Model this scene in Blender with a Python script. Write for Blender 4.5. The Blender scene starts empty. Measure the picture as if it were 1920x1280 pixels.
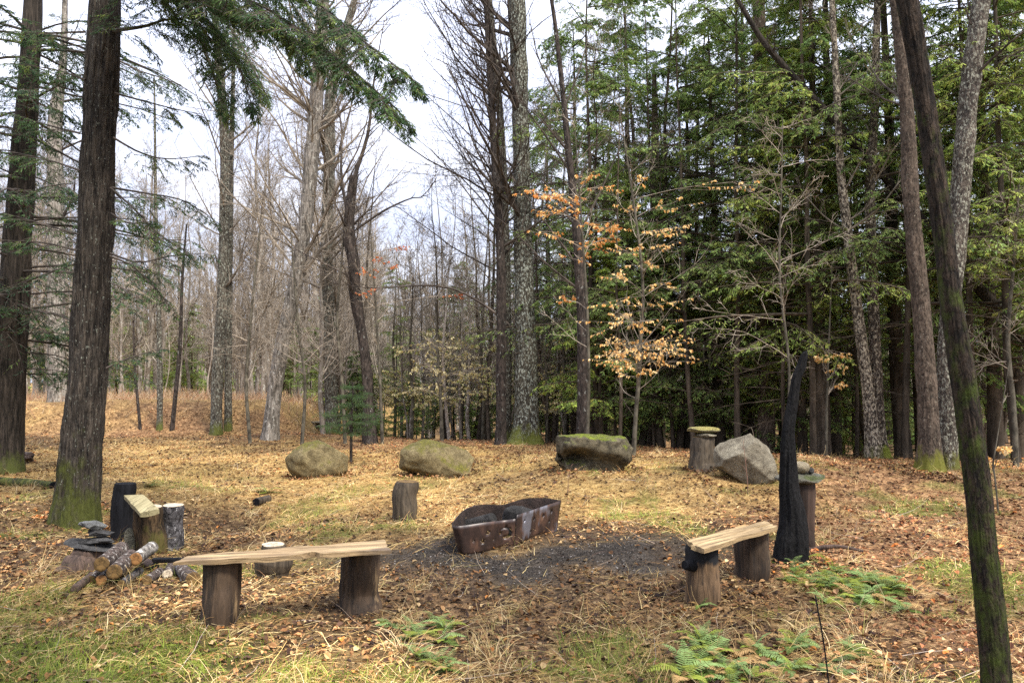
import bpy, math, random
import numpy as np
from mathutils import Vector, geometry

# ------------------------------------------------------------------ camera, sky, sun, exposure
SC = bpy.context.scene
COL = SC.collection
F = 1423.0; HY = 715.0; CAMZ = 1.6
PITCH = math.atan((HY - 640.0) / F)
cam_d = bpy.data.cameras.new("camera")
cam = bpy.data.objects.new("camera", cam_d); COL.objects.link(cam)
cam_d.sensor_width = 36.0; cam_d.lens = 36.0 * F / 1920.0
cam_d.clip_start = 0.05; cam_d.clip_end = 3000
cam.location = (0, 0, CAMZ); cam.rotation_euler = (math.pi / 2 + PITCH, 0, 0)
SC.camera = cam

SUN_EL, SUN_AZ = 52.0, 138.0        # azimuth from +Y towards +X
world = bpy.data.worlds.new("World"); SC.world = world; world.use_nodes = True
def build_world():
    nt = world.node_tree; N = nt.nodes; L = nt.links; N.clear()
    out = N.new('ShaderNodeOutputWorld'); bg = N.new('ShaderNodeBackground'); bg.inputs[1].default_value = 0.1
    sky = N.new('ShaderNodeTexSky'); sky.sky_type = 'NISHITA'; sky.sun_disc = False
    sky.sun_elevation = math.radians(SUN_EL); sky.sun_rotation = math.radians(SUN_AZ)
    tc = N.new('ShaderNodeTexCoord'); sep = N.new('ShaderNodeSeparateXYZ'); L.new(tc.outputs['Generated'], sep.inputs[0])
    ns = N.new('ShaderNodeTexNoise'); ns.inputs['Scale'].default_value = 4.0; ns.inputs['Detail'].default_value = 6
    mp = N.new('ShaderNodeMapping'); mp.inputs['Scale'].default_value = (1, 1, 2.4); L.new(tc.outputs['Generated'], mp.inputs[0]); L.new(mp.outputs[0], ns.inputs['Vector'])
    rr = N.new('ShaderNodeValToRGB'); rr.color_ramp.elements[0].position = 0.38; rr.color_ramp.elements[0].color = (3.8, 4.1, 5.2, 1)
    rr.color_ramp.elements[1].position = 0.6; rr.color_ramp.elements[1].color = (5.1, 5.3, 6.1, 1)
    L.new(ns.outputs['Fac'], rr.inputs[0])
    mr = N.new('ShaderNodeMapRange'); mr.inputs['From Min'].default_value = 0.0; mr.inputs['From Max'].default_value = 1.0
    mr.inputs['To Min'].default_value = 0.78; mr.inputs['To Max'].default_value = 3.1; L.new(sep.outputs['Z'], mr.inputs['Value'])
    mul = N.new('ShaderNodeVectorMath'); mul.operation = 'SCALE'; L.new(rr.outputs[0], mul.inputs[0]); L.new(mr.outputs[0], mul.inputs['Scale'])
    mx = N.new('ShaderNodeMix'); mx.data_type = 'RGBA'; mx.inputs['Factor'].default_value = 0.9
    L.new(sky.outputs[0], mx.inputs['A']); L.new(mul.outputs[0], mx.inputs['B'])
    L.new(mx.outputs['Result'], bg.inputs[0]); L.new(bg.outputs[0], out.inputs[0])
build_world()
sun_d = bpy.data.lights.new("sun", 'SUN'); sun_d.energy = 3.2; sun_d.angle = math.radians(12); sun_d.color = (1.0, 0.95, 0.86)
sun = bpy.data.objects.new("sun", sun_d); COL.objects.link(sun)
_a = math.radians(SUN_AZ); _e = math.radians(SUN_EL)
sdir = Vector((math.sin(_a) * math.cos(_e), math.cos(_a) * math.cos(_e), math.sin(_e)))
sun.rotation_euler = sdir.to_track_quat('Z', 'Y').to_euler()
SC.view_settings.view_transform = 'Standard'; SC.view_settings.look = 'None'
SC.view_settings.exposure = 1.1; SC.view_settings.gamma = 1; SC.view_settings.use_curve_mapping = False
SC.render.engine = 'CYCLES'
SC.cycles.max_bounces = 5; SC.cycles.diffuse_bounces = 3; SC.cycles.glossy_bounces = 2
SC.cycles.transmission_bounces = 3; SC.cycles.transparent_max_bounces = 4
SC.cycles.use_denoising = False
SC.cycles.caustics_reflective = False; SC.cycles.caustics_refractive = False

# ------------------------------------------------------------------ numeric helpers
def sm(a, b, x):
    t = np.clip((np.asarray(x, float) - a) / (b - a), 0, 1); return t * t * (3 - 2 * t)
def _h(ix, iy, iz, s):
    n = (ix.astype(np.int64) * 374761393 + iy.astype(np.int64) * 668265263 + iz.astype(np.int64) * 2147483647 + s * 974634777) & 0x7fffffff
    n = ((n ^ (n >> 13)) * 1274126177) & 0x7fffffff
    n = n ^ (n >> 16)
    return (n & 0xffff) / 65535.0
def vn3(x, y, z, s=0):
    x = np.asarray(x, float); y = np.asarray(y, float) + 0 * x; z = np.asarray(z, float) + 0 * x
    ix, iy, iz = np.floor(x), np.floor(y), np.floor(z)
    fx, fy, fz = x - ix, y - iy, z - iz
    fx = fx * fx * (3 - 2 * fx); fy = fy * fy * (3 - 2 * fy); fz = fz * fz * (3 - 2 * fz)
    r = 0
    for a in (0, 1):
        for b in (0, 1):
            for c in (0, 1):
                w = (fx if a else 1 - fx) * (fy if b else 1 - fy) * (fz if c else 1 - fz)
                r = r + w * _h(ix + a, iy + b, iz + c, s)
    return r * 2 - 1
def fbm(x, y, z=0.0, s=0, o=4):
    r = 0; a = 1.0; f = 1.0
    for k in range(o):
        r = r + a * vn3(np.asarray(x) * f, np.asarray(y) * f, np.asarray(z) * f, s + k * 17); a *= .5; f *= 2.03
    return r
def height(x, y):
    x = np.asarray(x, float); y = np.asarray(y, float)
    h = 0.07 * fbm(x * .35, y * .35, 0, 3, 3) * sm(3, 9, y) + 0.016 * fbm(x * 2.6, y * 2.6, 0, 9, 3)
    ex = sm(-6.1, -8.4, x); ey = sm(22.8, 25.4, y) * (1 - sm(33, 40, y))
    h = h + 0.86 * ex * ey * (1 + .12 * vn3(x * .4, y * .2, 0, 5))
    yc = np.interp(x, [-6, 0, 5, 9, 14], [22.5, 20.5, 17.5, 15.0, 13.5])
    h = h - 2.1 * sm(0, 10, y - yc) * sm(-8.5, -5.5, x)
    h = h + 0.27 * sm(8.9, 10.6, y - .12 * x) * (1 - sm(13.5, 18, y)) * sm(-1.0, 1.0, x) * (1 - .6 * sm(4.5, 7.5, x))
    h = h - 0.24 * np.exp(-((y - 10.2 - .25 * x) / 1.1) ** 2) * np.exp(-((x + 3.7) / 1.3) ** 2)
    d2 = ((x - 0.05) / 1.6) ** 2 + ((y - 7.4) / 1.2) ** 2
    h = h + 0.03 * np.exp(-d2)
    return h
def H(x, y): return float(height(np.array([x]), np.array([y]))[0])
cp, sp = math.cos(PITCH), math.sin(PITCH)
def ray(px, py):
    u = (px - 960) / F; v = (640 - py) / F
    return np.array([u, cp - v * sp, sp + v * cp])
def P3(px, py, Y):
    d = ray(px, py); t = Y / d[1]
    return np.array([d[0] * t, Y, CAMZ + d[2] * t])
def G(px, py):
    d = ray(px, py); Y = np.linspace(2.2, 70, 5000); t = Y / d[1]
    z = CAMZ + d[2] * t; g = height(d[0] * t, Y)
    k = np.argmax(z <= g)
    if z[k] > g[k]: k = len(Y) - 1
    return np.array([d[0] * t[k], Y[k], g[k]])
def GX(px, Y):                      # ground point under image column px at distance Y
    x = (px - 960) / F * Y / cp
    return np.array([x, Y, H(x, Y)])
def nrm(a):
    return a / np.maximum(np.linalg.norm(a, axis=-1, keepdims=True), 1e-9)

class MB:
    def __init__(s): s.v = []; s.f = []; s.c = []; s.n = 0
    def add(s, v, f, mat=0, col=None):
        v = np.asarray(v, float).reshape(-1, 3); f = np.asarray(f, int)
        if len(v) == 0 or len(f) == 0: return
        s.v.append(v); s.f.append((f + s.n, mat)); s.n += len(v)
        if col is None: col = (1, 1, 1)
        s.c.append(np.broadcast_to(np.asarray(col, float), (len(v), 3)))
    def mesh(s, name, mats, smooth=True, cols=False, origin=None):
        v = np.concatenate(s.v)
        if origin is not None: v = v - np.asarray(origin, float)
        me = bpy.data.meshes.new(name)
        lt = np.concatenate([np.full(len(f), f.shape[1]) for f, m in s.f]).astype(np.int32)
        li = np.concatenate([f.ravel() for f, m in s.f]).astype(np.int32)
        mi = np.concatenate([np.full(len(f), m) for f, m in s.f]).astype(np.int32)
        me.vertices.add(len(v)); me.vertices.foreach_set('co', v.ravel().astype(np.float32))
        me.loops.add(len(li)); me.loops.foreach_set('vertex_index', li)
        me.polygons.add(len(lt))
        ls = np.zeros(len(lt), np.int32); ls[1:] = np.cumsum(lt)[:-1]
        me.polygons.foreach_set('loop_start', ls); me.polygons.foreach_set('loop_total', lt)
        me.polygons.foreach_set('material_index', mi)
        me.polygons.foreach_set('use_smooth', np.full(len(lt), smooth))
        if cols:
            ca = me.color_attributes.new('Col', 'FLOAT_COLOR', 'POINT')
            c = np.concatenate(s.c); c4 = np.ones((len(c), 4), np.float32); c4[:, :3] = c
            ca.data.foreach_set('color', c4.ravel())
        for m in mats: me.materials.append(m)
        me.update(calc_edges=True); me.validate()
        return me
    def obj(s, name, mats, parent=None, smooth=True, cols=False, origin=None, loc=None):
        me = s.mesh(name, mats, smooth, cols, origin)
        o = bpy.data.objects.new(name, me); COL.objects.link(o)
        if parent is not None: o.parent = parent
        if loc is not None: o.location = loc
        return o

def tag(o, label=None, cat=None, group=None, kind=None):
    if label: o['label'] = label
    if cat: o['category'] = cat
    if group: o['group'] = group
    if kind: o['kind'] = kind
    return o
def thing(name, label, cat, loc, group=None, rz=0.0, scale=1.0):
    o = bpy.data.objects.new(name, None); COL.objects.link(o)
    o.empty_display_size = 0.1
    o.location = loc; o.rotation_euler = (0, 0, rz); o.scale = (scale,) * 3 if not hasattr(scale, '__len__') else scale
    return tag(o, label, cat, group)
def dup(root, loc, rz, scale, label, group):
    r = root.copy(); COL.objects.link(r); r.location = loc; r.rotation_euler = (0, 0, rz)
    r.scale = (scale,) * 3 if not hasattr(scale, '__len__') else scale
    r['label'] = label; r['group'] = group
    for ch in list(root.children):
        c = ch.copy(); COL.objects.link(c); c.parent = r
    return r

def tubes(P, R, S):
    P = np.asarray(P, float); R = np.asarray(R, float); N, K, _ = P.shape
    T = nrm(np.gradient(P, axis=1)); md = nrm(P[:, -1] - P[:, 0])
    ref = np.where(np.abs(md[:, 2:3]) > .75, np.array([[1., 0, 0]]), np.array([[0, 0, 1.]]))
    A = nrm(np.cross(T, ref[:, None, :])); B = np.cross(T, A)
    a = np.arange(S) / S * 2 * np.pi
    V = P[:, :, None, :] + R[:, :, None, None] * (np.cos(a)[None, None, :, None] * A[:, :, None, :] + np.sin(a)[None, None, :, None] * B[:, :, None, :])
    idx = np.arange(N * K * S).reshape(N, K, S)
    q = np.stack([idx[:, :-1], np.roll(idx[:, :-1], -1, 2), np.roll(idx[:, 1:], -1, 2), idx[:, 1:]], -1).reshape(-1, 4)
    return V.reshape(-1, 3), q
def grow(st, d, ln, K, wig, trop, rng):
    p = st.copy(); d = nrm(d.copy()); out = [p.copy()]; ln = np.broadcast_to(ln, (len(st),))
    for k in range(1, K):
        d = d + rng.normal(0, wig, d.shape); d[:, 2] += trop; d = nrm(d)
        p = p + d * (ln / (K - 1))[:, None]; out.append(p.copy())
    return np.stack(out, 1)
def at_t(P, t):                     # P (N,K,3), t (N,M) -> points, tangents
    K = P.shape[1]; f = t * (K - 1); i = np.clip(np.floor(f).astype(int), 0, K - 2); w = (f - i)[..., None]
    n = np.arange(P.shape[0])[:, None]
    a, b = P[n, i], P[n, i + 1]
    return a * (1 - w) + b * w, nrm(b - a)
def spawn(P, ln, m, t0, t1, ang, lf, rng, K, wig, trop, flat=0.0):
    N = len(P); t = t0 + (t1 - t0) * (np.arange(m)[None] + rng.random((N, m))) / m
    p, tg = at_t(P, t); rv = nrm(rng.normal(size=p.shape)); rv[..., 2] *= 1 - flat
    pr = nrm(rv - (rv * tg).sum(-1, keepdims=True) * tg)
    a = np.radians(rng.uniform(*ang, (N, m)))[..., None]
    d = tg * np.cos(a) + pr * np.sin(a)
    L = (np.broadcast_to(ln, (N,))[:, None] * lf * (1.05 - .7 * t) * rng.uniform(.6, 1.25, (N, m)))
    Q = grow(p.reshape(-1, 3), d.reshape(-1, 3), L.ravel(), K, wig, trop, rng)
    return Q, L.ravel(), t.ravel()
def taper(R0, K, end=.25): return R0[:, None] * np.linspace(1, end, K)[None]

def catmull(pts, n):
    pts = np.asarray(pts, float); k = len(pts)
    p = np.vstack([2 * pts[0] - pts[1], pts, 2 * pts[-1] - pts[-2]])
    seg = np.linalg.norm(np.diff(pts[:, :3], axis=0), axis=1); cs = np.r_[0, np.cumsum(seg)]
    s = np.linspace(0, cs[-1], n); i = np.clip(np.searchsorted(cs, s, 'right') - 1, 0, k - 2)
    t = ((s - cs[i]) / np.maximum(seg[i], 1e-9))[:, None]
    a, b, c, d = p[i], p[i + 1], p[i + 2], p[i + 3]
    return .5 * (2 * b + (c - a) * t + (2 * a - 5 * b + 4 * c - d) * t ** 2 + (3 * b - a - 3 * c + d) * t ** 3)

def leaf_faces(p, d, n, L, W, fold=.25):
    d = nrm(d); s = nrm(np.cross(d, n)); n = np.cross(s, d)
    L = np.asarray(L)[:, None]; W = np.asarray(W)[:, None]
    up = n * W * fold * 2
    v = np.stack([p, p + d * L * .3 + s * W + up, p + d * L * .68 + s * W * .8 + up, p + d * L - n * L * .12, p + d * L * .68 - s * W * .8 + up, p + d * L * .3 - s * W + up], 1)
    i = np.arange(len(p))[:, None] * 6
    f = np.concatenate([i + np.array([[0, 1, 2, 3]]), i + np.array([[0, 3, 4, 5]])])
    return v.reshape(-1, 3), f
def diamonds(p, d, w, L):
    v = np.stack([p, p + d * L[:, None] * .45 + w, p + d * L[:, None], p + d * L[:, None] * .45 - w], 1)
    f = np.arange(len(p) * 4).reshape(-1, 4)
    return v.reshape(-1, 3), f

# ------------------------------------------------------------------ materials
def ramp(N, stops):
    r = N.new('ShaderNodeValToRGB'); e = r.color_ramp.elements
    while len(e) < len(stops): e.new(0.5)
    for k, (p, c) in enumerate(stops):
        e[k].position = p; e[k].color = (c[0], c[1], c[2], 1) if hasattr(c, '__len__') else (c, c, c, 1)
    return r
def newmat(name, rough=.9, spec=.25):
    m = bpy.data.materials.new(name); m.use_nodes = True
    N = m.node_tree.nodes; b = N['Principled BSDF']; b.inputs['Roughness'].default_value = rough
    b.inputs['Specular IOR Level'].default_value = spec
    return m, N, m.node_tree.links, b
def noise(N, L, vec, scale, detail=5, rough=.55, stretch=None, dist=0.0):
    n = N.new('ShaderNodeTexNoise'); n.inputs['Scale'].default_value = scale; n.inputs['Detail'].default_value = detail
    n.inputs['Roughness'].default_value = rough; n.inputs['Distortion'].default_value = dist
    if stretch:
        mp = N.new('ShaderNodeMapping'); mp.inputs['Scale'].default_value = stretch; L.new(vec, mp.inputs[0]); vec = mp.outputs[0]
    L.new(vec, n.inputs['Vector']); return n
def mixc(N, L, fac, a, b):
    m = N.new('ShaderNodeMix'); m.data_type = 'RGBA'
    for k, x in (('Factor', fac), ('A', a), ('B', b)):
        if hasattr(x, 'is_output'): L.new(x, m.inputs[k])
        elif k == 'Factor': m.inputs[k].default_value = x
        else: m.inputs[k].default_value = (x[0], x[1], x[2], 1)
    return m.outputs['Result']
def bump(N, L, b, h, s=.5, d=.02):
    n = N.new('ShaderNodeBump'); n.inputs['Strength'].default_value = s; n.inputs['Distance'].default_value = d
    L.new(h, n.inputs['Height']); L.new(n.outputs[0], b.inputs['Normal'])
def bark(name, dark, light, sc=14, stretch=.16, moss=None, moss_h=1.0, lichen=0.0, lich_col=(.42, .44, .38), bs=.9, lsc=9, moss_amt=.5, vary=False, msc=6):
    m, N, L, b = newmat(name, .92, .2)
    tc = N.new('ShaderNodeTexCoord'); v = tc.outputs['Object']
    n1 = noise(N, L, v, sc, 6, .65, (1, 1, stretch), .4); n2 = noise(N, L, v, 2.2, 3)
    r1 = ramp(N, [(.36, dark), (.62, light)]); L.new(n1.outputs['Fac'], r1.inputs[0])
    r2 = ramp(N, [(.3, .62), (.7, 1.25)]); L.new(n2.outputs['Fac'], r2.inputs[0])
    mu = N.new('ShaderNodeMix'); mu.data_type = 'RGBA'; mu.blend_type = 'MULTIPLY'; mu.inputs['Factor'].default_value = 1
    L.new(r1.outputs[0], mu.inputs['A']); L.new(r2.outputs[0], mu.inputs['B']); c = mu.outputs['Result']
    n7 = noise(N, L, v, sc * .8, 3, .6, (1, 1, stretch * .7), .8); r7 = ramp(N, [(.46, 1), (.5, .22), (.54, 1)]); L.new(n7.outputs['Fac'], r7.inputs[0])
    mz = N.new('ShaderNodeMix'); mz.data_type = 'RGBA'; mz.blend_type = 'MULTIPLY'; mz.inputs['Factor'].default_value = 1 if bs else 0
    L.new(c, mz.inputs['A']); L.new(r7.outputs[0], mz.inputs['B']); c = mz.outputs['Result']
    if lichen > 0:
        n3 = noise(N, L, v, lsc, 7, .7, (1, 1, .55)); r3 = ramp(N, [(.62 - .22 * lichen, 0), (.66 - .22 * lichen, 1)]); L.new(n3.outputs['Fac'], r3.inputs[0])
        c = mixc(N, L, r3.outputs[0], c, lich_col)
    if moss:
        sp_ = N.new('ShaderNodeSeparateXYZ'); L.new(v, sp_.inputs[0])
        mr = N.new('ShaderNodeMapRange'); mr.inputs['From Min'].default_value = 0; mr.inputs['From Max'].default_value = moss_h
        mr.inputs['To Min'].default_value = moss_amt; mr.inputs['To Max'].default_value = -.2; L.new(sp_.outputs['Z'], mr.inputs['Value'])
        n4 = noise(N, L, v, msc, 6, .7, (1, 1, .5)); ad = N.new('ShaderNodeMath'); ad.operation = 'ADD'; L.new(n4.outputs['Fac'], ad.inputs[0]); L.new(mr.outputs[0], ad.inputs[1])
        r4 = ramp(N, [(.58, 0), (.78, .9)]); L.new(ad.outputs[0], r4.inputs[0])
        c = mixc(N, L, r4.outputs[0], c, moss)
    if vary:
        oi = N.new('ShaderNodeObjectInfo'); r5 = ramp(N, [(0, .55), (1, 1.3)]); L.new(oi.outputs['Random'], r5.inputs[0])
        m2 = N.new('ShaderNodeMix'); m2.data_type = 'RGBA'; m2.blend_type = 'MULTIPLY'; m2.inputs['Factor'].default_value = 1
        L.new(c, m2.inputs['A']); L.new(r5.outputs[0], m2.inputs['B']); c = m2.outputs['Result']
    L.new(c, b.inputs['Base Color'])
    if bs: bump(N, L, b, n1.outputs['Fac'], bs, .03)
    return m
def attr_mat(name, rough=.8, trans=.25, mul=(1, 1, 1), spec=.2, vary=0.0):
    m, N, L, b = newmat(name, rough, spec)
    a = N.new('ShaderNodeAttribute'); a.attribute_name = 'Col'; c = a.outputs['Color']
    if mul != (1, 1, 1):
        x = N.new('ShaderNodeMix'); x.data_type = 'RGBA'; x.blend_type = 'MULTIPLY'; x.inputs['Factor'].default_value = 1
        L.new(c, x.inputs['A']); x.inputs['B'].default_value = (*mul, 1); c = x.outputs['Result']
    if vary:
        oi = N.new('ShaderNodeObjectInfo'); r5 = ramp(N, [(0, (1 - vary, 1 - vary * .8, 1 - vary)), (.5, (1, 1, 1)), (1, (1 + vary * 1.3, 1 + vary, 1 - vary * .3))]); L.new(oi.outputs['Random'], r5.inputs[0])
        x = N.new('ShaderNodeMix'); x.data_type = 'RGBA'; x.blend_type = 'MULTIPLY'; x.inputs['Factor'].default_value = 1
        L.new(c, x.inputs['A']); L.new(r5.outputs[0], x.inputs['B']); c = x.outputs['Result']
    L.new(c, b.inputs['Base Color'])
    if trans:
        t = N.new('ShaderNodeBsdfTranslucent'); L.new(c, t.inputs[0]); ms = N.new('ShaderNodeMixShader'); ms.inputs[0].default_value = trans
        L.new(b.outputs[0], ms.inputs[1]); L.new(t.outputs[0], ms.inputs[2]); L.new(ms.outputs[0], N['Material Output'].inputs[0])
    return m
def wood(name, c1, c2, sc=9, stretch=(1, 1, .08), char=None, char_col=(.006, .006, .007), bs=.7, blotch=None, rot=0.0):
    m, N, L, b = newmat(name, .8, .3)
    tc = N.new('ShaderNodeTexCoord'); v = tc.outputs['Object']
    if rot:
        mr_ = N.new('ShaderNodeMapping'); mr_.inputs['Rotation'].default_value = (0, 0, rot); L.new(v, mr_.inputs[0]); v = mr_.outputs[0]
    n1 = noise(N, L, v, sc, 7, .68, stretch, .6); r1 = ramp(N, [(.3, c1), (.68, c2)]); L.new(n1.outputs['Fac'], r1.inputs[0]); c = r1.outputs[0]
    n7 = noise(N, L, v, sc * .7, 3, .6, stretch, .5); r7 = ramp(N, [(.46, 1), (.5, .3), (.54, 1)]); L.new(n7.outputs['Fac'], r7.inputs[0])
    mz = N.new('ShaderNodeMix'); mz.data_type = 'RGBA'; mz.blend_type = 'MULTIPLY'; mz.inputs['Factor'].default_value = .85
    L.new(c, mz.inputs['A']); L.new(r7.outputs[0], mz.inputs['B']); c = mz.outputs['Result']
    if blotch:
        n2 = noise(N, L, v, blotch[0], 4, .6, blotch[3] if len(blotch) > 3 else None); r2 = ramp(N, [(blotch[1], 0), (blotch[1] + .1, 1)]); L.new(n2.outputs['Fac'], r2.inputs[0]); c = mixc(N, L, r2.outputs[0], c, blotch[2])
    if char:                        # char = (z0, z1): charred from z0 upward fully at z1
        s_ = N.new('ShaderNodeSeparateXYZ'); L.new(v, s_.inputs[0]); n3 = noise(N, L, v, 7, 5, .6)
        mr = N.new('ShaderNodeMapRange'); mr.inputs['From Min'].default_value = char[0]; mr.inputs['From Max'].default_value = char[1]
        mr.inputs['To Min'].default_value = -.35; mr.inputs['To Max'].default_value = .45; L.new(s_.outputs['Z'], mr.inputs['Value'])
        ad = N.new('ShaderNodeMath'); ad.operation = 'ADD'; L.new(n3.outputs['Fac'], ad.inputs[0]); L.new(mr.outputs[0], ad.inputs[1])
        r3 = ramp(N, [(.45, 0), (.6, 1)]); L.new(ad.outputs[0], r3.inputs[0]); c = mixc(N, L, r3.outputs[0], c, char_col)
    L.new(c, b.inputs['Base Color'])
    bump(N, L, b, n1.outputs['Fac'], bs, .015)
    return m
def stone(name, c1, c2, moss=None, moss_thr=.5, sc=6, dark_low=None):
    m, N, L, b = newmat(name, .9, .25)
    tc = N.new('ShaderNodeTexCoord'); v = tc.outputs['Object']
    n1 = noise(N, L, v, sc, 9, .7); r1 = ramp(N, [(.3, c1), (.7, c2)]); L.new(n1.outputs['Fac'], r1.inputs[0]); c = r1.outputs[0]
    n9 = noise(N, L, v, sc * 9, 4, .7)
    if moss:
        g = N.new('ShaderNodeNewGeometry'); s_ = N.new('ShaderNodeSeparateXYZ'); L.new(g.outputs['Normal'], s_.inputs[0])
        n2 = noise(N, L, v, sc * .45, 6, .7); ma = N.new('ShaderNodeMath'); ma.operation = 'MULTIPLY_ADD'; ma.inputs[1].default_value = .28
        L.new(s_.outputs['Z'], ma.inputs[0]); L.new(n2.outputs['Fac'], ma.inputs[2])
        r2 = ramp(N, [(moss_thr, 0), (moss_thr + .14, .92)]); L.new(ma.outputs[0], r2.inputs[0])
        n3 = noise(N, L, v, 25, 4); r3 = ramp(N, [(.3, [q * .5 for q in moss]), (.7, [q * 1.3 for q in moss])]); L.new(n3.outputs['Fac'], r3.inputs[0])
        c = mixc(N, L, r2.outputs[0], c, r3.outputs[0])
    n7 = noise(N, L, v, sc * .5, 6, .75, None, 1.2); r7 = ramp(N, [(.48, 1), (.5, .35), (.52, 1)]); L.new(n7.outputs['Fac'], r7.inputs[0])
    mz = N.new('ShaderNodeMix'); mz.data_type = 'RGBA'; mz.blend_type = 'MULTIPLY'; mz.inputs['Factor'].default_value = .8
    L.new(c, mz.inputs['A']); L.new(r7.outputs[0], mz.inputs['B']); c = mz.outputs['Result']
    L.new(c, b.inputs['Base Color']); bump(N, L, b, n9.outputs['Fac'], 1, .05)
    return m

W_SNAG = wood('charred_snag_wood', (.001, .001, .001), (.013, .012, .012), 30, (1, 1, .5), bs=2, blotch=(7, .7, (.03, .027, .025), (1, 1, .4)))
B_BIG = bark('bark_fissured_mossy', (.012, .009, .007), (.085, .068, .052), 34, .1, (.055, .062, .01), 1.8, .05, (.24, .25, .2), 1.6, 42, .3)
B_BROWN = bark('bark_brown', (.012, .01, .007), (.06, .047, .036), 22, .1, (.06, .07, .015), .8, 0, bs=1, moss_amt=.3)
B_HEM = bark('bark_hemlock', (.07, .05, .035), (.2, .15, .11), 22, .2, (.07, .08, .02), 1.2, .12, (.3, .3, .24), 1, 14, .15)
B_LICH = bark('bark_lichen', (.03, .026, .02), (.15, .13, .1), 26, .2, (.09, .1, .02), 1.0, .32, (.3, .31, .25), 1.2, 26, .32)
B_LICHB = bark('bark_lichen_big', (.02, .018, .014), (.13, .115, .085), 26, .2, (.12, .13, .02), .9, .42, (.33, .35, .29), 1.4, 24, .42)
B_FLAKE = bark('bark_flaky', (.025, .02, .016), (.11, .085, .065), 20, .4, (.08, .08, .02), .8, .55, (.36, .31, .23), 1.5, 26, .25)
B_FRONT = bark('bark_front_mossy', (.009, .007, .005), (.052, .036, .025), 28, .35, (.045, .062, .008), 9, .0, (.2, .19, .16), 1.5, 40, .165, msc=15)
B_GREY = bark('bark_grey', (.09, .078, .062), (.3, .265, .225), 16, .16, None, 1, .2, (.4, .38, .33), 1, 14)
B_DARK = bark('bark_dark_thin', (.015, .012, .01), (.075, .058, .048), 20, .3, None, 1, .02, (.25, .25, .22), .8, 14)
B_SMOOTH = bark('bark_smooth_brown', (.035, .025, .018), (.12, .09, .066), 20, .5, (.11, .11, .015), .7, .02, (.28, .26, .2), .9, 36, .4)
B_FAR = bark('bark_far', (.13, .105, .082), (.33, .285, .235), 5, .2, None, bs=0, lichen=.3, lich_col=(.42, .4, .35), vary=True)
B_FARD = bark('bark_far_dark', (.03, .023, .016), (.12, .093, .066), 8, .15, None, bs=0, vary=True)
B_TWIG = bark('bark_twig', (.17, .14, .105), (.38, .32, .25), 5, .2, None, bs=0, vary=True)
B_DTWIG = bark('bark_dark_twig', (.03, .024, .02), (.1, .08, .065), 5, .2, None, bs=0)
M_NEEDLE = attr_mat('hemlock_needles', .75, .42, vary=.3)
M_LEAF = attr_mat('dry_beech_leaves', .7, .4)
M_LITTER = attr_mat('leaf_litter', .75, .1)
M_STRAW = attr_mat('straw', .75, .15)
M_GRASS = attr_mat('grass_blades', .6, .35)
M_FERN = attr_mat('fern_green', .55, .3)
W_LEG = wood('peeled_log_dark', (.003, .0022, .002), (.085, .053, .03), 11, (1, 1, .09), blotch=(11, .64, (.24, .16, .08), (1, 1, .16)), bs=1.3)
W_PLANK = wood('weathered_plank', (.23, .13, .06), (.62, .45, .25), 6, (.1, 1, 1), blotch=(2.2, .62, (.28, .2, .12)), bs=.8)
W_END = wood('sawn_end', (.3, .17, .07), (.5, .3, .13), 12, (1, 1, 1), bs=.3)
W_PALE = wood('weathered_sawn_top', (.32, .25, .17), (.6, .5, .36), 16, (1, 1, 1), bs=.3)
W_ENDD = wood('old_sawn_end', (.06, .035, .012), (.19, .11, .035), 12, (1, 1, 1), bs=.3)
W_CHAR = wood('charred_wood', (.0015, .0015, .002), (.009, .009, .011), 16, (1, 1, .2), bs=1.5)
for _m in (W_CHAR, W_SNAG): _m.node_tree.nodes['Principled BSDF'].inputs['Specular IOR Level'].default_value = .15
W_BURN = wood('burnt_leg', (.015, .009, .005), (.19, .115, .058), 14, (1, 1, .08), char=(.18, .4), bs=1.3)
W_GREYLOG = bark('bark_grey_log', (.02, .018, .018), (.13, .12, .12), 26, .7, None, 1, .05, (.42, .41, .4), 1.2, 34)
W_BROWNLOG = bark('bark_brown_log', (.008, .006, .004), (.1, .062, .03), 20, .25, (.07, .07, .012), 1, 0, (.3, .26, .18), 1, 14, .15)
W_BIRCH = bark('bark_firewood', (.03, .022, .018), (.16, .12, .1), 30, 1, None, 1, .16, (.46, .43, .38), 1.2, 30)
S_MOSSY = stone('mossy_rock', (.085, .062, .026), (.34, .27, .135), (.15, .135, .022), .64, 7)
S_GREY = stone('grey_rock', (.08, .065, .045), (.31, .27, .19), (.14, .13, .06), .84, 5)
S_HOLLOW = stone('hollow_log_shell', (.01, .008, .005), (.25, .21, .13), (.2, .24, .02), .66, 9)
S_SLATE = stone('slate', (.02, .019, .018), (.12, .115, .11), None, .5, 7)
S_YEL = stone('yellow_lichen_stone', (.2, .18, .1), (.42, .37, .2), (.4, .34, .1), .6, 9)
S_GREEN = stone('mossy_flat_stone', (.08, .075, .055), (.28, .26, .2), (.08, .1, .02), .7, 9)

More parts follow.
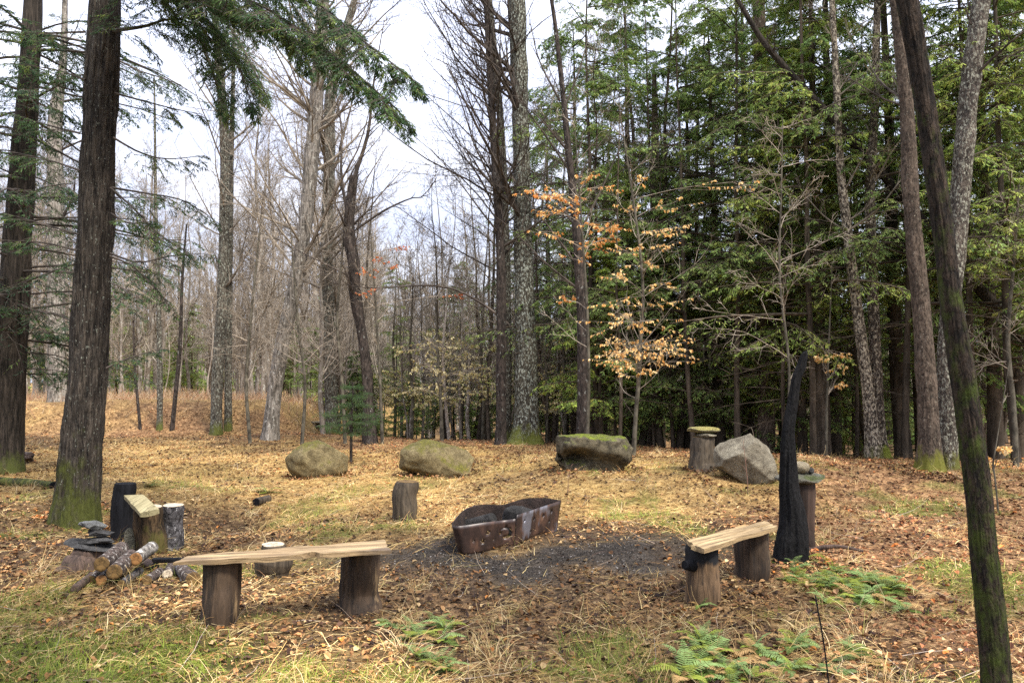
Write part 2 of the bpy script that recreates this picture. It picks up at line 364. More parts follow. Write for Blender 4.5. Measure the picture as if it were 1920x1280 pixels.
# ------------------------------------------------------------------ ground
def masks(x, y):
    n = fbm(x * .55, y * .55, 0, 31, 3); n2 = fbm(x * 1.7, y * 1.7, 0, 44, 3)
    ash = np.exp(-(((x - .1 - .1 * n) / 1.75) ** 2 + ((y - 7.0) / 1.0) ** 2) ** 1.3) * (1 + .35 * n2)
    ash = np.clip(ash * (1.1 + .5 * n2) - .04, 0, 1)
    field = sm(0.5, -2.5, x - .12 * (y - 9)) * sm(8.6, 10.5, y)
    dark = sm(-3.2, -4.4, x + .6 * n) * sm(5.2, 6.2, y) * (1 - sm(9.6, 11.5, y))
    bank = sm(7.8, 9.2, y) * sm(-2.5, -1, x) * (1 - sm(3.2, 5, x + .35 * n)) * (1 - sm(13.5, 17, y))
    straw = np.clip((np.maximum(field * (1 - sm(15, 21, y) * .75), bank * .9) + .45 * n + .25 * n2) * (1 - .8 * dark) - .25 * sm(2.0, 3.5, x), 0, 1)
    grass = np.clip(sm(-.9, -2.0, x + .5 * n) * (1 - sm(4.3, 5.2, y + .5 * n2)) * 1.1, 0, 1)
    patch = sm(.25, .7, n2 + .3 * n) * .75
    grass = np.clip(grass + patch * (1 - ash) * sm(16, 9, y) * np.where(x < 3.0, .85, .95), 0, 1)
    red = np.clip(np.maximum(np.maximum(sm(12.5, 15, y) * sm(-6, -3, x), sm(1.6, 3.2, x + .5 * n)), sm(22, 23, y) * (1 - .9 * sm(24.5, 26, y)) * .8), 0, 1); straw = np.maximum(straw, sm(24.6, 26, y) * sm(-6, -7, x) * .9)
    return straw, grass, ash, red
def build_ground():
    xs = np.concatenate([-np.geomspace(700, 15, 40)[:-1], np.arange(-15, 15.01, .11), np.geomspace(15, 700, 40)[1:]])
    ys = np.concatenate([-np.geomspace(700, 2, 30)[:-1], np.arange(-2, 2.6, .4), np.arange(2.6, 17, .09), np.geomspace(17, 45, 90)[0:], np.geomspace(45, 900, 30)[1:]])
    X, Y = np.meshgrid(xs, ys); Z = height(X, Y)
    nx, ny = len(xs), len(ys); idx = np.arange(nx * ny).reshape(ny, nx)
    q = np.stack([idx[:-1, :-1], idx[:-1, 1:], idx[1:, 1:], idx[1:, :-1]], -1).reshape(-1, 4)
    s, g, a, r = masks(X.ravel(), Y.ravel())
    mb = MB(); mb.add(np.stack([X.ravel(), Y.ravel(), Z.ravel()], 1), q, 0, np.stack([s, g, a], 1))
    m, N, L, b = newmat('forest_floor', .95, .15); red_v = r
    at = N.new('ShaderNodeAttribute'); at.attribute_name = 'Col'; sp_ = N.new('ShaderNodeSeparateColor'); L.new(at.outputs['Color'], sp_.inputs[0])
    tc = N.new('ShaderNodeTexCoord'); v = tc.outputs['Object']
    n1 = noise(N, L, v, 14, 9, .75, None, 1.0); n2 = noise(N, L, v, 3, 6, .7); n3 = noise(N, L, v, 45, 5, .7, None, 1.5)
    lit = ramp(N, [(.36, (.012, .007, .004)), (.5, (.1, .058, .028)), (.66, (.34, .21, .1))]); L.new(n1.outputs['Fac'], lit.inputs[0])
    ar = N.new('ShaderNodeAttribute'); ar.attribute_name = 'Rust'
    li2 = ramp(N, [(.36, (.03, .015, .008)), (.5, (.24, .125, .055)), (.66, (.64, .4, .2))]); L.new(n1.outputs['Fac'], li2.inputs[0])
    st = ramp(N, [(.36, (.1, .055, .018)), (.5, (.4, .25, .085)), (.64, (.72, .5, .2))]); L.new(n1.outputs['Fac'], st.inputs[0])
    gr = ramp(N, [(.3, (.04, .04, .012)), (.7, (.2, .2, .05))]); L.new(n1.outputs['Fac'], gr.inputs[0])
    ah = ramp(N, [(.36, (.01, .008, .006)), (.55, (.055, .044, .034)), (.68, (.2, .17, .14))]); L.new(n3.outputs['Fac'], ah.inputs[0])
    c = mixc(N, L, ar.outputs['Fac'], lit.outputs[0], li2.outputs[0]); c = mixc(N, L, sp_.outputs[0], c, st.outputs[0])
    c = mixc(N, L, sp_.outputs[1], c, gr.outputs[0]); c = mixc(N, L, sp_.outputs[2], c, ah.outputs[0])
    dk = ramp(N, [(.35, .5), (.65, 1.1)]); L.new(n2.outputs['Fac'], dk.inputs[0])
    mu = N.new('ShaderNodeMix'); mu.data_type = 'RGBA'; mu.blend_type = 'MULTIPLY'; mu.inputs['Factor'].default_value = 1
    L.new(c, mu.inputs['A']); L.new(dk.outputs[0], mu.inputs['B']); L.new(mu.outputs['Result'], b.inputs['Base Color'])
    bump(N, L, b, n1.outputs['Fac'], .8, .06)
    go = mb.obj('ground', [m], cols=True); at_ = go.data.attributes.new('Rust', 'FLOAT', 'POINT'); at_.data.foreach_set('value', red_v.astype(np.float32)); tag(go, kind='structure')
build_ground()

def scatter(n, y0, y1, rng, pw=1.4, spread=.74):
    # denser near the viewpoint's clearing, thinner with distance
    u = rng.random(n); a = 2 - pw
    y = (y0 ** a + u * (y1 ** a - y0 ** a)) ** (1 / a)
    x = rng.uniform(-1, 1, n) * (spread * y + .6)
    return x, y
def pick(cols, w, n, rng):
    cols = np.array(cols); w = np.array(w, float); i = rng.choice(len(cols), n, p=w / w.sum())
    return cols[i] * rng.uniform(.7, 1.25, (n, 1))
def build_litter():
    rng = np.random.default_rng(5)
    # --- fallen leaves
    x, y = scatter(110000, 3.3, 26, rng); s, g, a, r = masks(x, y)
    keep = rng.random(len(x)) > np.clip(.9 * (y > 24.5) + .62 * s * (y < 13) + .5 * g + .78 * a, 0, .93)
    x, y, a, s = x[keep], y[keep], a[keep], s[keep]; rk = r[keep]; zz = rng.uniform(.004, .022, len(x))
    for (px, py, w_) in ((598, 893, .5), (822, 891, .62), (1110, 880, .62), (1404, 900, .65), (1318, 882, .25), (160, 970, .45), (1482, 1052, .3), (1745, 895, .3), (988, 822, .5)):   # leaves drifted against boulders and trunks
        b = G(px, py); m = 420; t = rng.uniform(0, 6.283, m); q = w_ * (1 + np.abs(rng.normal(0, .16, m)))
        x = np.r_[x, b[0] + q * np.cos(t)]; y = np.r_[y, b[1] + q * .72 * np.sin(t)]; zz = np.r_[zz, rng.uniform(.0, .075, m) * np.exp(-(q - w_) / .12)]; a = np.r_[a, np.zeros(m)]; rk = np.r_[rk, np.ones(m) * .5]
    n = len(x)
    z = height(x, y) + zz
    az = rng.uniform(0, 2 * np.pi, n); tl = rng.normal(0, .28, n)
    d = np.stack([np.cos(az) * np.cos(tl), np.sin(az) * np.cos(tl), np.sin(tl)], 1)
    nn = nrm(np.stack([rng.normal(0, .35, n), rng.normal(0, .35, n), np.ones(n)], 1))
    L = (.012 + .042 * rng.random(n) ** 2.6) * (1 + .025 * y); W = L * rng.uniform(.22, .42, n)
    c = pick([(.43, .25, .11), (.21, .11, .045), (.085, .045, .026), (.52, .36, .18), (.52, .21, .05), (.31, .15, .06), (.045, .025, .018)], [4, 5, 4, 2.6, .5, 4, 3], n, rng)
    c = c * np.where(rng.random(n)[:, None] < rk[:, None] * .8, np.array([[1.12, .92, .95]]), np.array([[1, 1, 1]]))
    c = c * np.clip(.78 + .75 * fbm(x * .9, y * .9, 0, 88, 3), .38, 1.2)[:, None]
    v, f = leaf_faces(np.stack([x, y, z], 1), d, nn, L, W, .3)
    mb = MB(); mb.add(v, f, 0, np.repeat(c, 6, 0)); tag(mb.obj('fallen_leaves', [M_LITTER], cols=True, smooth=False), 'fallen brown and tan leaves lying over the forest floor', 'fallen leaves', kind='stuff')
    # --- dead grass strands
    def strands(n, y0, y1, wf, seed, up, L0, L1, wd, cols, w, name, label, mat, K=4, pw=1.4, arch=.0):
        rng = np.random.default_rng(seed); x, y = scatter(n, y0, y1, rng, pw); s, g, a, r = masks(x, y)
        keep = rng.random(n) < wf(x, y, s, g, a); x, y = x[keep], y[keep]; n = len(x)
        z = height(x, y)
        cl = fbm(x * 3, y * 3, 0, seed, 2) * 3.0
        az = cl + rng.normal(0, .9, n); el = np.radians(np.clip(rng.normal(up, up * .5 + 5, n), 2, 85))
        d = np.stack([np.cos(az) * np.cos(el), np.sin(az) * np.cos(el), np.sin(el)], 1)
        Ln = rng.uniform(L0, L1, n); p = np.stack([x, y, z], 1); pts = [p]
        for k in range(1, K):
            d = nrm(d + rng.normal(0, .16, d.shape) + np.array([0, 0, -arch]))
            p = p + d * (Ln / (K - 1))[:, None]
            p[:, 2] = np.maximum(p[:, 2], height(p[:, 0], p[:, 1]) + .006 + .012 * rng.random(n)); pts.append(p.copy())
        P = np.stack(pts, 1); wv = nrm(np.cross(d, np.array([0, 0, 1.]) + rng.normal(0, .5, (n, 3))))
        W = (wd * rng.uniform(.6, 1.3, n) * (1 + .035 * np.maximum(y - 4, 0)))[:, None, None] * np.linspace(1, .25, K)[None, :, None]
        A = P + wv[:, None] * W; B = P - wv[:, None] * W
        V = np.stack([A, B], 2).reshape(-1, 3); i = np.arange(n * K * 2).reshape(n, K, 2)
        f = np.stack([i[:, :-1, 0], i[:, :-1, 1], i[:, 1:, 1], i[:, 1:, 0]], -1).reshape(-1, 4)
        c = pick(cols, w, n, rng) * np.clip(.85 + .6 * fbm(x * .9, y * .9, 0, 88, 3), .5, 1.2)[:, None]; mb = MB(); mb.add(V, f, 0, np.repeat(c, K * 2, 0))
        tag(mb.obj(name, [mat], cols=True), label, name.replace('_', ' '), kind='stuff')
    strands(150000, 3.3, 22, lambda x, y, s, g, a: np.clip((.22 + .95 * s - .5 * a) * (.45 + 1.1 * (fbm(x * 1.3, y * 1.3, 0, 71, 3) > -.1)), .03, 1), 11, 14, .07, .26, .0019,
            [(.64, .43, .15), (.78, .6, .28), (.38, .22, .08), (.16, .085, .04), (.55, .3, .11)], [4, 3, 3, 3, 2], 'dead_grass', 'matted straw coloured dead grass over the clearing', M_STRAW, arch=.18)
    strands(170000, 3.3, 15, lambda x, y, s, g, a: np.clip(g * 1.25 - .15 - a, 0, 1), 12, 50, .05, .13, .0021,
            [(.18, .24, .03), (.3, .36, .05), (.46, .44, .13), (.1, .15, .025)], [5, 4, 2, 2], 'green_grass', 'short yellow green grass tufts at the front of the clearing', M_GRASS, arch=.3, pw=1.7)
    rngt = np.random.default_rng(55); tx, ty = scatter(420, 3.5, 20, rngt, 1.2)
    def tuftw(x, y, s, g, a):
        w = np.zeros(len(x))
        for q in range(len(tx)):
            if abs(tx[q]) < 40: w = np.maximum(w, np.exp(-((x - tx[q]) ** 2 + (y - ty[q]) ** 2) / (.07 + .004 * ty[q]) ** 2))
        return w * (1 - a) * (1 - .85 * g) * (1 - .6 * sm(2.2, 3.4, x))
    strands(420000, 3.3, 20, tuftw, 15, 38, .1, .3, .0018, [(.6, .42, .18), (.74, .58, .32), (.36, .21, .09), (.3, .28, .08)], [4, 3, 3, 2], 'straw_tufts', 'tufts of pale dead grass standing in the clearing', M_STRAW, arch=.32, K=5, pw=1.2)
    strands(2600, 3.3, 20, lambda x, y, s, g, a: .4 + .5 * a, 13, 4, .12, .5, .0028,
            [(.1, .06, .045), (.3, .22, .16), (.42, .34, .26)], [3, 3, 2], 'fallen_twigs', 'thin fallen twigs strewn over leaves and ash', B_DTWIG if False else M_STRAW, K=5)
    # --- ash and charcoal crumbs round the fire ring
    rng = np.random.default_rng(8); n = 9000
    x = rng.normal(.1, 1.0, n); y = rng.normal(7.0, .62, n); z = height(x, y) + .003
    k = ((x - 0) / .5) ** 2 + ((y - 7.5) / .42) ** 2 > 1; x, y, z = x[k], y[k], z[k]; n = len(x)
    p = np.stack([x, y, z], 1); s_ = rng.uniform(.003, .013, n)
    off = nrm(rng.normal(size=(n, 4, 3))) * s_[:, None, None]; off[..., 2] = np.abs(off[..., 2])
    v = (p[:, None] + off).reshape(-1, 3); i = np.arange(n)[:, None] * 4
    f = np.concatenate([i + np.array([t]) for t in ([0, 1, 2], [0, 2, 3], [0, 3, 1], [1, 3, 2])])
    c = pick([(.008, .007, .007), (.05, .042, .036), (.26, .24, .22)], [6, 3, .7], n, rng)
    mb = MB(); mb.add(v, f, 0, np.repeat(c, 4, 0)); tag(mb.obj('ash_and_charcoal', [M_LITTER], cols=True, smooth=False), 'black charcoal crumbs and grey ash round the fire ring', 'ash', kind='stuff')
build_litter()

# ------------------------------------------------------------------ trees
def trunk_mesh(path, rad, S=20, n=60, seed=0, ridge=.05, flare=.5, fl_h=.3, K=None, lump=.06):
    q = catmull(np.c_[path, rad], n); P, R = q[:, :3], np.maximum(q[:, 3], .003)
    T = nrm(np.gradient(P, axis=0)); ref = np.array([0., 1, .01]); A = nrm(np.cross(T, ref)); B = np.cross(T, A)
    a = np.arange(S) / S * 2 * np.pi; hh = P[:, 2] - P[0, 2]
    ca, sa = np.cos(a)[None], np.sin(a)[None]; h2 = hh[:, None]
    rel = 1 + ridge * vn3(ca * 5 + seed, sa * 5, h2 * 1.1, seed) + lump * fbm(ca * 1.2 + seed, sa * 1.2, h2 * 1.6, seed + 3, 2)
    if S > 60: rel = rel + .055 * vn3(ca * 9 + seed, sa * 9, h2 * 4, seed + 21) + .035 * vn3(ca * 22 + seed, sa * 22, h2 * 16, seed + 22)
    lob = .55 + .6 * vn3(ca * 1.7 + 7 * seed, sa * 1.7, 0 * h2, seed + 5)
    rel = rel + flare * np.exp(-np.maximum(h2, 0) / fl_h) * np.maximum(lob, .05)
    V = P[:, None] + (R[:, None] * rel)[..., None] * (ca[..., None] * A[:, None] + sa[..., None] * B[:, None])
    idx = np.arange(n * S).reshape(n, S)
    f = np.stack([idx[:-1], np.roll(idx[:-1], -1, 1), np.roll(idx[1:], -1, 1), idx[1:]], -1).reshape(-1, 4)
    return V.reshape(-1, 3), f, P, R
def px_path(pts, Y=None):
    """pts: (px, py, width px) from the base up; returns world path + radii, base on the ground."""
    if Y is None: Y = G(pts[0][0], pts[0][1])[1]
    W = [P3(p[0], p[1], Y) for p in pts]; R = [p[2] / 2 / F * Y for p in pts]
    g = H(W[0][0], Y)
    if W[0][2] - g > .3:
        dx = W[0] - W[1]; b = W[0] + dx * ((g - W[0][2]) / dx[2]) if dx[2] < -.05 else W[0].copy()
        b[2] = g - .12; W.insert(0, b); R.insert(0, R[0] * 1.12)
    else: W[0][2] = g - .12
    return np.array(W), np.array(R), Y
def twigs(mb, P, R, rng, z0, n1, L1, ang=(35, 65), m2=6, m3=5, trop=.07, wig=.1, mat=0, r1=.32, tmin=.0, az=None, fine=.004):
    """branches, branchlets and twigs along a trunk path P (K,3)"""
    Pn = P[None]; zz = P[:, 2]; ts = np.linspace(0, 1, len(P))
    tl = np.interp(z0, zz, ts) if zz[-1] > zz[0] else 0
    t = rng.uniform(max(tl, tmin), .99, (1, n1)); p, tg = at_t(Pn, t); p, tg = p[0], tg[0]
    a = rng.uniform(0, 2 * np.pi, n1) if az is None else rng.uniform(az[0], az[1], n1)
    side = np.stack([np.cos(a), np.sin(a), np.zeros(n1)], 1); an = np.radians(rng.uniform(*ang, n1))[:, None]
    d = tg * np.cos(an) + side * np.sin(an)
    ln = L1 * (1.1 - .7 * t[0]) * rng.uniform(.5, 1.2, n1)
    Q1 = grow(p, d, ln, 9, wig, trop, rng); rr = np.interp(t[0], ts, R) * r1 * rng.uniform(.5, 1, n1)
    rr = np.maximum(rr, .008)
    v, f = tubes(Q1, taper(rr, 9, .15), 5); mb.add(v, f, mat)
    Q2, l2, t2 = spawn(Q1, ln, m2, .12, 1, (25, 60), .45, rng, 6, .14, trop * .8)
    r2 = np.maximum(np.repeat(rr, m2) * (1 - .8 * t2) * .5, fine * 1.4); v, f = tubes(Q2, taper(r2, 6, .3), 3); mb.add(v, f, mat)
    if m3:
        Q3, l3, t3 = spawn(Q2, l2, m3, .15, 1, (25, 60), .55, rng, 4, .16, trop * .6)
        r3 = np.full(len(Q3), fine); v, f = tubes(Q3, taper(r3, 4, .5), 3); mb.add(v, f, mat)
    return Q1, Q2

NEED = [(.2, .3, .08), (.28, .37, .1), (.4, .43, .13), (.15, .24, .075)]
def sprays(mb, Q, ln, rng, tw_sp=.16, lf_sp=.05, lfL=.12, lfW=.014, tw=.3, droop=-.05, mat=1, cols=NEED, w=(4, 4, 1.6, 3), t0=.15, bare=0.0, wide=.55):
    """flat drooping hemlock foliage along branch paths Q"""
    M = max(3, int(np.mean(ln) / tw_sp)) * 2
    N = len(Q); t = t0 + (1 - t0) * (np.arange(M)[None] + rng.random((N, M))) / M
    p, tg = at_t(Q, t); up = np.array([0, 0, 1.])
    sd = nrm(np.cross(tg, up)) * np.where(np.arange(M) % 2, 1, -1)[None, :, None]
    a = np.radians(rng.uniform(35, 70, (N, M)))[..., None]
    d = tg * np.cos(a) + sd * np.sin(a) + rng.normal(0, .1, p.shape)
    L2 = np.minimum(np.asarray(ln)[:, None] * tw * (1.1 - .75 * t) * rng.uniform(.5, 1.25, (N, M)), .9).ravel()
    K = 5; Q2 = grow(p.reshape(-1, 3), d.reshape(-1, 3), L2, K, .07, droop, rng)
    if bare: Q2 = Q2[rng.random(len(Q2)) > bare]; L2 = L2[:len(Q2)]
    v, f = tubes(Q2, taper(np.full(len(Q2), .005), K, .4), 3); mb.add(v, f, 0, (.5, .5, .5))
    M3 = max(4, int(np.mean(L2) / lf_sp)) * 2
    t3 = (np.arange(M3)[None] + rng.random((len(Q2), M3))) / M3
    p3, tg3 = at_t(Q2, t3); n = len(Q2) * M3
    nn = nrm(up + rng.normal(0, .35, (len(Q2), M3, 3)))
    s3 = nrm(np.cross(tg3, nn)) * np.where(np.arange(M3) % 2, 1, -1)[None, :, None]
    d3 = nrm(tg3 * .75 + s3 * wide + rng.normal(0, .12, p3.shape) + np.array([0, 0, -.22]))
    LL = (lfL * rng.uniform(.55, 1.3, (len(Q2), M3)) * (1.15 - .5 * t3)).ravel()
    w3 = nrm(np.cross(d3, nn)).reshape(-1, 3) * (lfW * rng.uniform(.7, 1.3, (n, 1)))
    v, f = diamonds(p3.reshape(-1, 3), d3.reshape(-1, 3), w3, LL)
    base = pick(cols, w, len(Q2), rng)
    c = np.repeat(base, M3, 0) * rng.uniform(.8, 1.2, (n, 1)); mb.add(v, f, mat, np.repeat(c, 4, 0))

def side_boughs(cb, Q, ln, rng, m, lf=.42, r=.006, droop=-.16):
    N = len(Q); t = .12 + .88 * (np.arange(m)[None] + rng.random((N, m))) / m
    p, tg = at_t(Q, t); sd = nrm(np.cross(tg, np.array([0, 0, 1.]))) * np.where(np.arange(m) % 2, 1, -1)[None, :, None]
    a = np.radians(rng.uniform(30, 65, (N, m)))[..., None]; d = tg * np.cos(a) + sd * np.sin(a) + rng.normal(0, .16, p.shape) - np.array([0, 0, .12])
    L = np.clip((np.asarray(ln)[:, None] * lf * (1.15 - .75 * t) * rng.uniform(.5, 1.25, (N, m))).ravel(), .18, 1.6)
    Q2 = grow(p.reshape(-1, 3), d.reshape(-1, 3), L, 5, .08, droop, rng)
    v, f = tubes(Q2, taper(np.full(len(Q2), r), 5, .4), 3); cb.add(v, f, 0, (.5, .5, .5))
    return Q2, L
FARKW = dict(tw_sp=.13, lf_sp=.033, lfL=.105, lfW=.0125, tw=.5, t0=.0, droop=-.12)
# ---- hemlock variants
def hemlock(seed, Ht, z0, Lm, nb, r0, dead=12, lean=.0, **kw):
    rng = np.random.default_rng(seed)
    n = 8; z = np.linspace(0, Ht, n); P = np.stack([lean * z + rng.normal(0, .05, n).cumsum() * .5, rng.normal(0, .05, n).cumsum() * .5, z - .15], 1); P[0, :2] = 0
    R = r0 * (1 - .93 * (z / Ht) ** 1.1)
    tb = MB(); v, f, PP, RR = trunk_mesh(P, R, 10, 26, seed, .03, .35, .25); tb.add(v, f)
    cb = MB(); t = rng.random(nb) ** .85; zb = z0 + (Ht - z0) * t * .985
    p = np.stack([np.interp(zb, P[:, 2], P[:, k]) for k in range(3)], 1)
    a = rng.uniform(0, 2 * np.pi, nb); el = np.radians(rng.uniform(-5, 22, nb))
    d = np.stack([np.cos(a) * np.cos(el), np.sin(a) * np.cos(el), np.sin(el)], 1)
    ln = Lm * (1 - .82 * t) ** .75 * rng.uniform(.65, 1.15, nb)
    Q = grow(p, d, ln, 7, .06, -.055, rng); rb = np.maximum(.012 * ln, .008)
    v, f = tubes(Q, taper(rb, 7, .2), 4); cb.add(v, f, 0, (.5, .5, .5)); 
    Qs, ls = side_boughs(cb, Q, ln, rng, kw.pop('ns', 10)); sprays(cb, Qs, ls, rng, **dict(FARKW, **kw))
    if dead and z0 > 1:
        zb = rng.uniform(.15 * z0 + .5, z0 + 1.5, dead); p = np.stack([np.interp(zb, P[:, 2], P[:, k]) for k in range(3)], 1)
        a = rng.uniform(0, 2 * np.pi, dead); d = np.stack([np.cos(a), np.sin(a), rng.uniform(-.2, .3, dead)], 1); ln = rng.uniform(.5, 2.0, dead)
        Q = grow(p, d, ln, 6, .1, -.03, rng); v, f = tubes(Q, taper(np.full(dead, .014), 6, .3), 3); cb.add(v, f, 0, (.5, .5, .5))
        Q2, l2, _ = spawn(Q, ln, 6, .15, 1, (30, 60), .4, rng, 4, .12, -.02); v, f = tubes(Q2, taper(np.full(len(Q2), .006), 4, .5), 3); cb.add(v, f, 0, (.5, .5, .5))
    return tb.mesh('trunk', [B_FARD]), cb.mesh('crown', [B_FARD, M_NEEDLE], cols=True, smooth=False)
HEM = {
    'tall': hemlock(101, 15.5, 4.0, 3.5, 84, .2, 20), 'tall2': hemlock(102, 14.5, 5.0, 3.2, 74, .18, 26, .01),
    'mid': hemlock(103, 12, 2.6, 2.9, 75, .13, 14), 'mid2': hemlock(104, 14, 3.4, 3.0, 80, .16, 18, -.01),
    'airy': hemlock(107, 9, 1.2, 1.9, 46, .045, 6, ns=8, lfL=.085, lfW=.008, lf_sp=.026, cols=[(.25, .35, .1), (.34, .4, .12), (.2, .3, .09)], w=(1, 1, 1)), 'airy2': hemlock(108, 12, 2.0, 2.4, 52, .06, 10, .015, ns=8, lfL=.085, lfW=.008, lf_sp=.026, cols=[(.25, .35, .1), (.34, .4, .12), (.2, .3, .09)], w=(1, 1, 1)),
    'small': hemlock(105, 6.5, .7, 2.0, 55, .06, 0, tw_sp=.13), 'small2': hemlock(106, 8.5, 1.4, 2.3, 60, .08, 6, .02)}
# ---- bare deciduous variants
def bare(seed, Ht, r0, n1, L1, z0, m2=8, m3=6, lean=0.0, barkm=None, fine=.0055):
    rng = np.random.default_rng(seed); n = 9; z = np.linspace(0, Ht, n)
    P = np.stack([lean * z + rng.normal(0, .11, n).cumsum(), rng.normal(0, .1, n).cumsum(), z - .15], 1); P[0, :2] = 0
    R = r0 * (1 - .92 * (z / Ht) ** .9)
    tb = MB(); v, f, PP, RR = trunk_mesh(P, R, 9, 28, seed, .03, .3, .25); tb.add(v, f)
    cb = MB(); twigs(cb, PP, RR, rng, z0, n1, L1, (30, 68), m2, m3, .08, .09, 0, .45, fine=fine)
    return tb.mesh('trunk', [barkm or B_FAR]), cb.mesh('crown', [B_TWIG])
BARE = [bare(201, 14, .13, 30, 4.2, 3.0, 8, 7), bare(202, 12, .1, 28, 3.6, 2.0, 8, 7, lean=.03), bare(203, 16, .16, 34, 4.6, 4, 8, 7),
        bare(204, 10, .07, 24, 2.8, 1.5, lean=-.03), bare(205, 13, .1, 26, 3.6, 2.2, barkm=B_FARD, lean=.02), bare(206, 8, .045, 22, 2.4, .8)]
def plant(name, meshes, loc, rz, sc, label, cat, group):
    r = thing(name, label, cat, loc, group, rz, sc)
    for nm, me in zip(('trunk', 'crown'), meshes):
        o = bpy.data.objects.new(nm, me); COL.objects.link(o); o.parent = r
    return r
_protos = {}
def place(name, key, meshes, px, Y, label, cat, group, rng, s=(.85, 1.15)):
    g = GX(px, Y); k = (name, key); sc = rng.uniform(*s); rz = rng.uniform(0, 6.28)
    if k not in _protos: _protos[k] = plant(name, meshes, g, rz, sc, label, cat, group); return _protos[k]
    return dup(_protos[k], g, rz, sc, label, group)

# ---- individual trees: (px, py, width px) from base to top of frame and past it
def hero(name, label, pts, mat, Y=None, n1=16, L1=2.6, z0=3.0, m2=7, m3=6, seed=1, S=20, n=64, ridge=.05, flare=.5, fl_h=.3, ext=3.0,
         twig=None, ang=(38, 72), cat='tree', lump=.06, az=None, trop=.07, extra=None, fine=.004, group=None, wig=.1, tmin=0.0):
    W, R, Y = px_path(pts, Y); rng = np.random.default_rng(seed)
    if ext:
        d = nrm((W[-1] - W[-2])[None])[0]; W = np.vstack([W, W[-1] + d * ext * .5, W[-1] + d * ext]); R = np.r_[R, R[-1] * .75, R[-1] * .4]
    o = W[0].copy(); o[2] += .12
    root = thing(name, label, cat, o, group)
    v, f, PP, RR = trunk_mesh(W, R, S, n, seed, ridge, flare, fl_h, lump=lump)
    tb = MB(); tb.add(v, f); tb.obj('trunk', [mat], root, origin=o)
    cb = MB()
    if n1: twigs(cb, PP, RR, rng, z0, n1, L1, ang, m2, m3, trop, wig, 0, az=az, fine=fine, tmin=tmin)
    if extra: extra(cb, PP, RR, rng, Y)
    if cb.n: cb.obj('crown', [twig or B_DTWIG, M_NEEDLE, M_LEAF], root, origin=o, cols=True, smooth=False)
    return root
def limb(cb, pts, r0, rng, m2=8, lf=.3, m3=4, fine=.004, K=12, leaf=None, r1=.15):
    Q = catmull(np.array([P3(*p) for p in pts]), K)[None]; ln = np.array([np.linalg.norm(np.diff(Q[0], axis=0), axis=1).sum()])
    v, f = tubes(Q, taper(np.array([r0]), K, r1), 6); cb.add(v, f, 0)
    if m2:
        Q2, l2, _ = spawn(Q, ln, m2, .1, 1, (30, 60), lf, rng, 6, .12, .04); v, f = tubes(Q2, taper(np.full(len(Q2), r0 * .3), 6, .3), 4); cb.add(v, f, 0)
        if m3:
            Q3, l3, _ = spawn(Q2, l2, m3, .2, 1, (30, 60), .5, rng, 4, .15, .03); v, f = tubes(Q3, taper(np.full(len(Q3), fine), 4, .5), 3); cb.add(v, f, 0)
def boughs(cb, lst, rng, rad=.02, tw=.3, den=.095, **kw):
    for pts in lst:
        Q = catmull(np.array([P3(*p) for p in pts]), 9)[None]; ln = np.linalg.norm(np.diff(Q[0], axis=0), axis=1).sum()
        v, f = tubes(Q, taper(np.array([rad]), 9, .25), 5); cb.add(v, f, 0)
        Qs, ls = side_boughs(cb, Q, np.array([ln]), rng, max(8, int(ln / den)), min(.4, 1.0 / ln), .003, -.13)
        sprays(cb, Qs, ls, rng, tw=.55, **kw)
NEAR = dict(tw_sp=.075, lf_sp=.024, lfL=.07, lfW=.005, droop=-.1, cols=[(.05, .1, .05), (.08, .14, .055), (.15, .2, .06), (.04, .075, .045)])
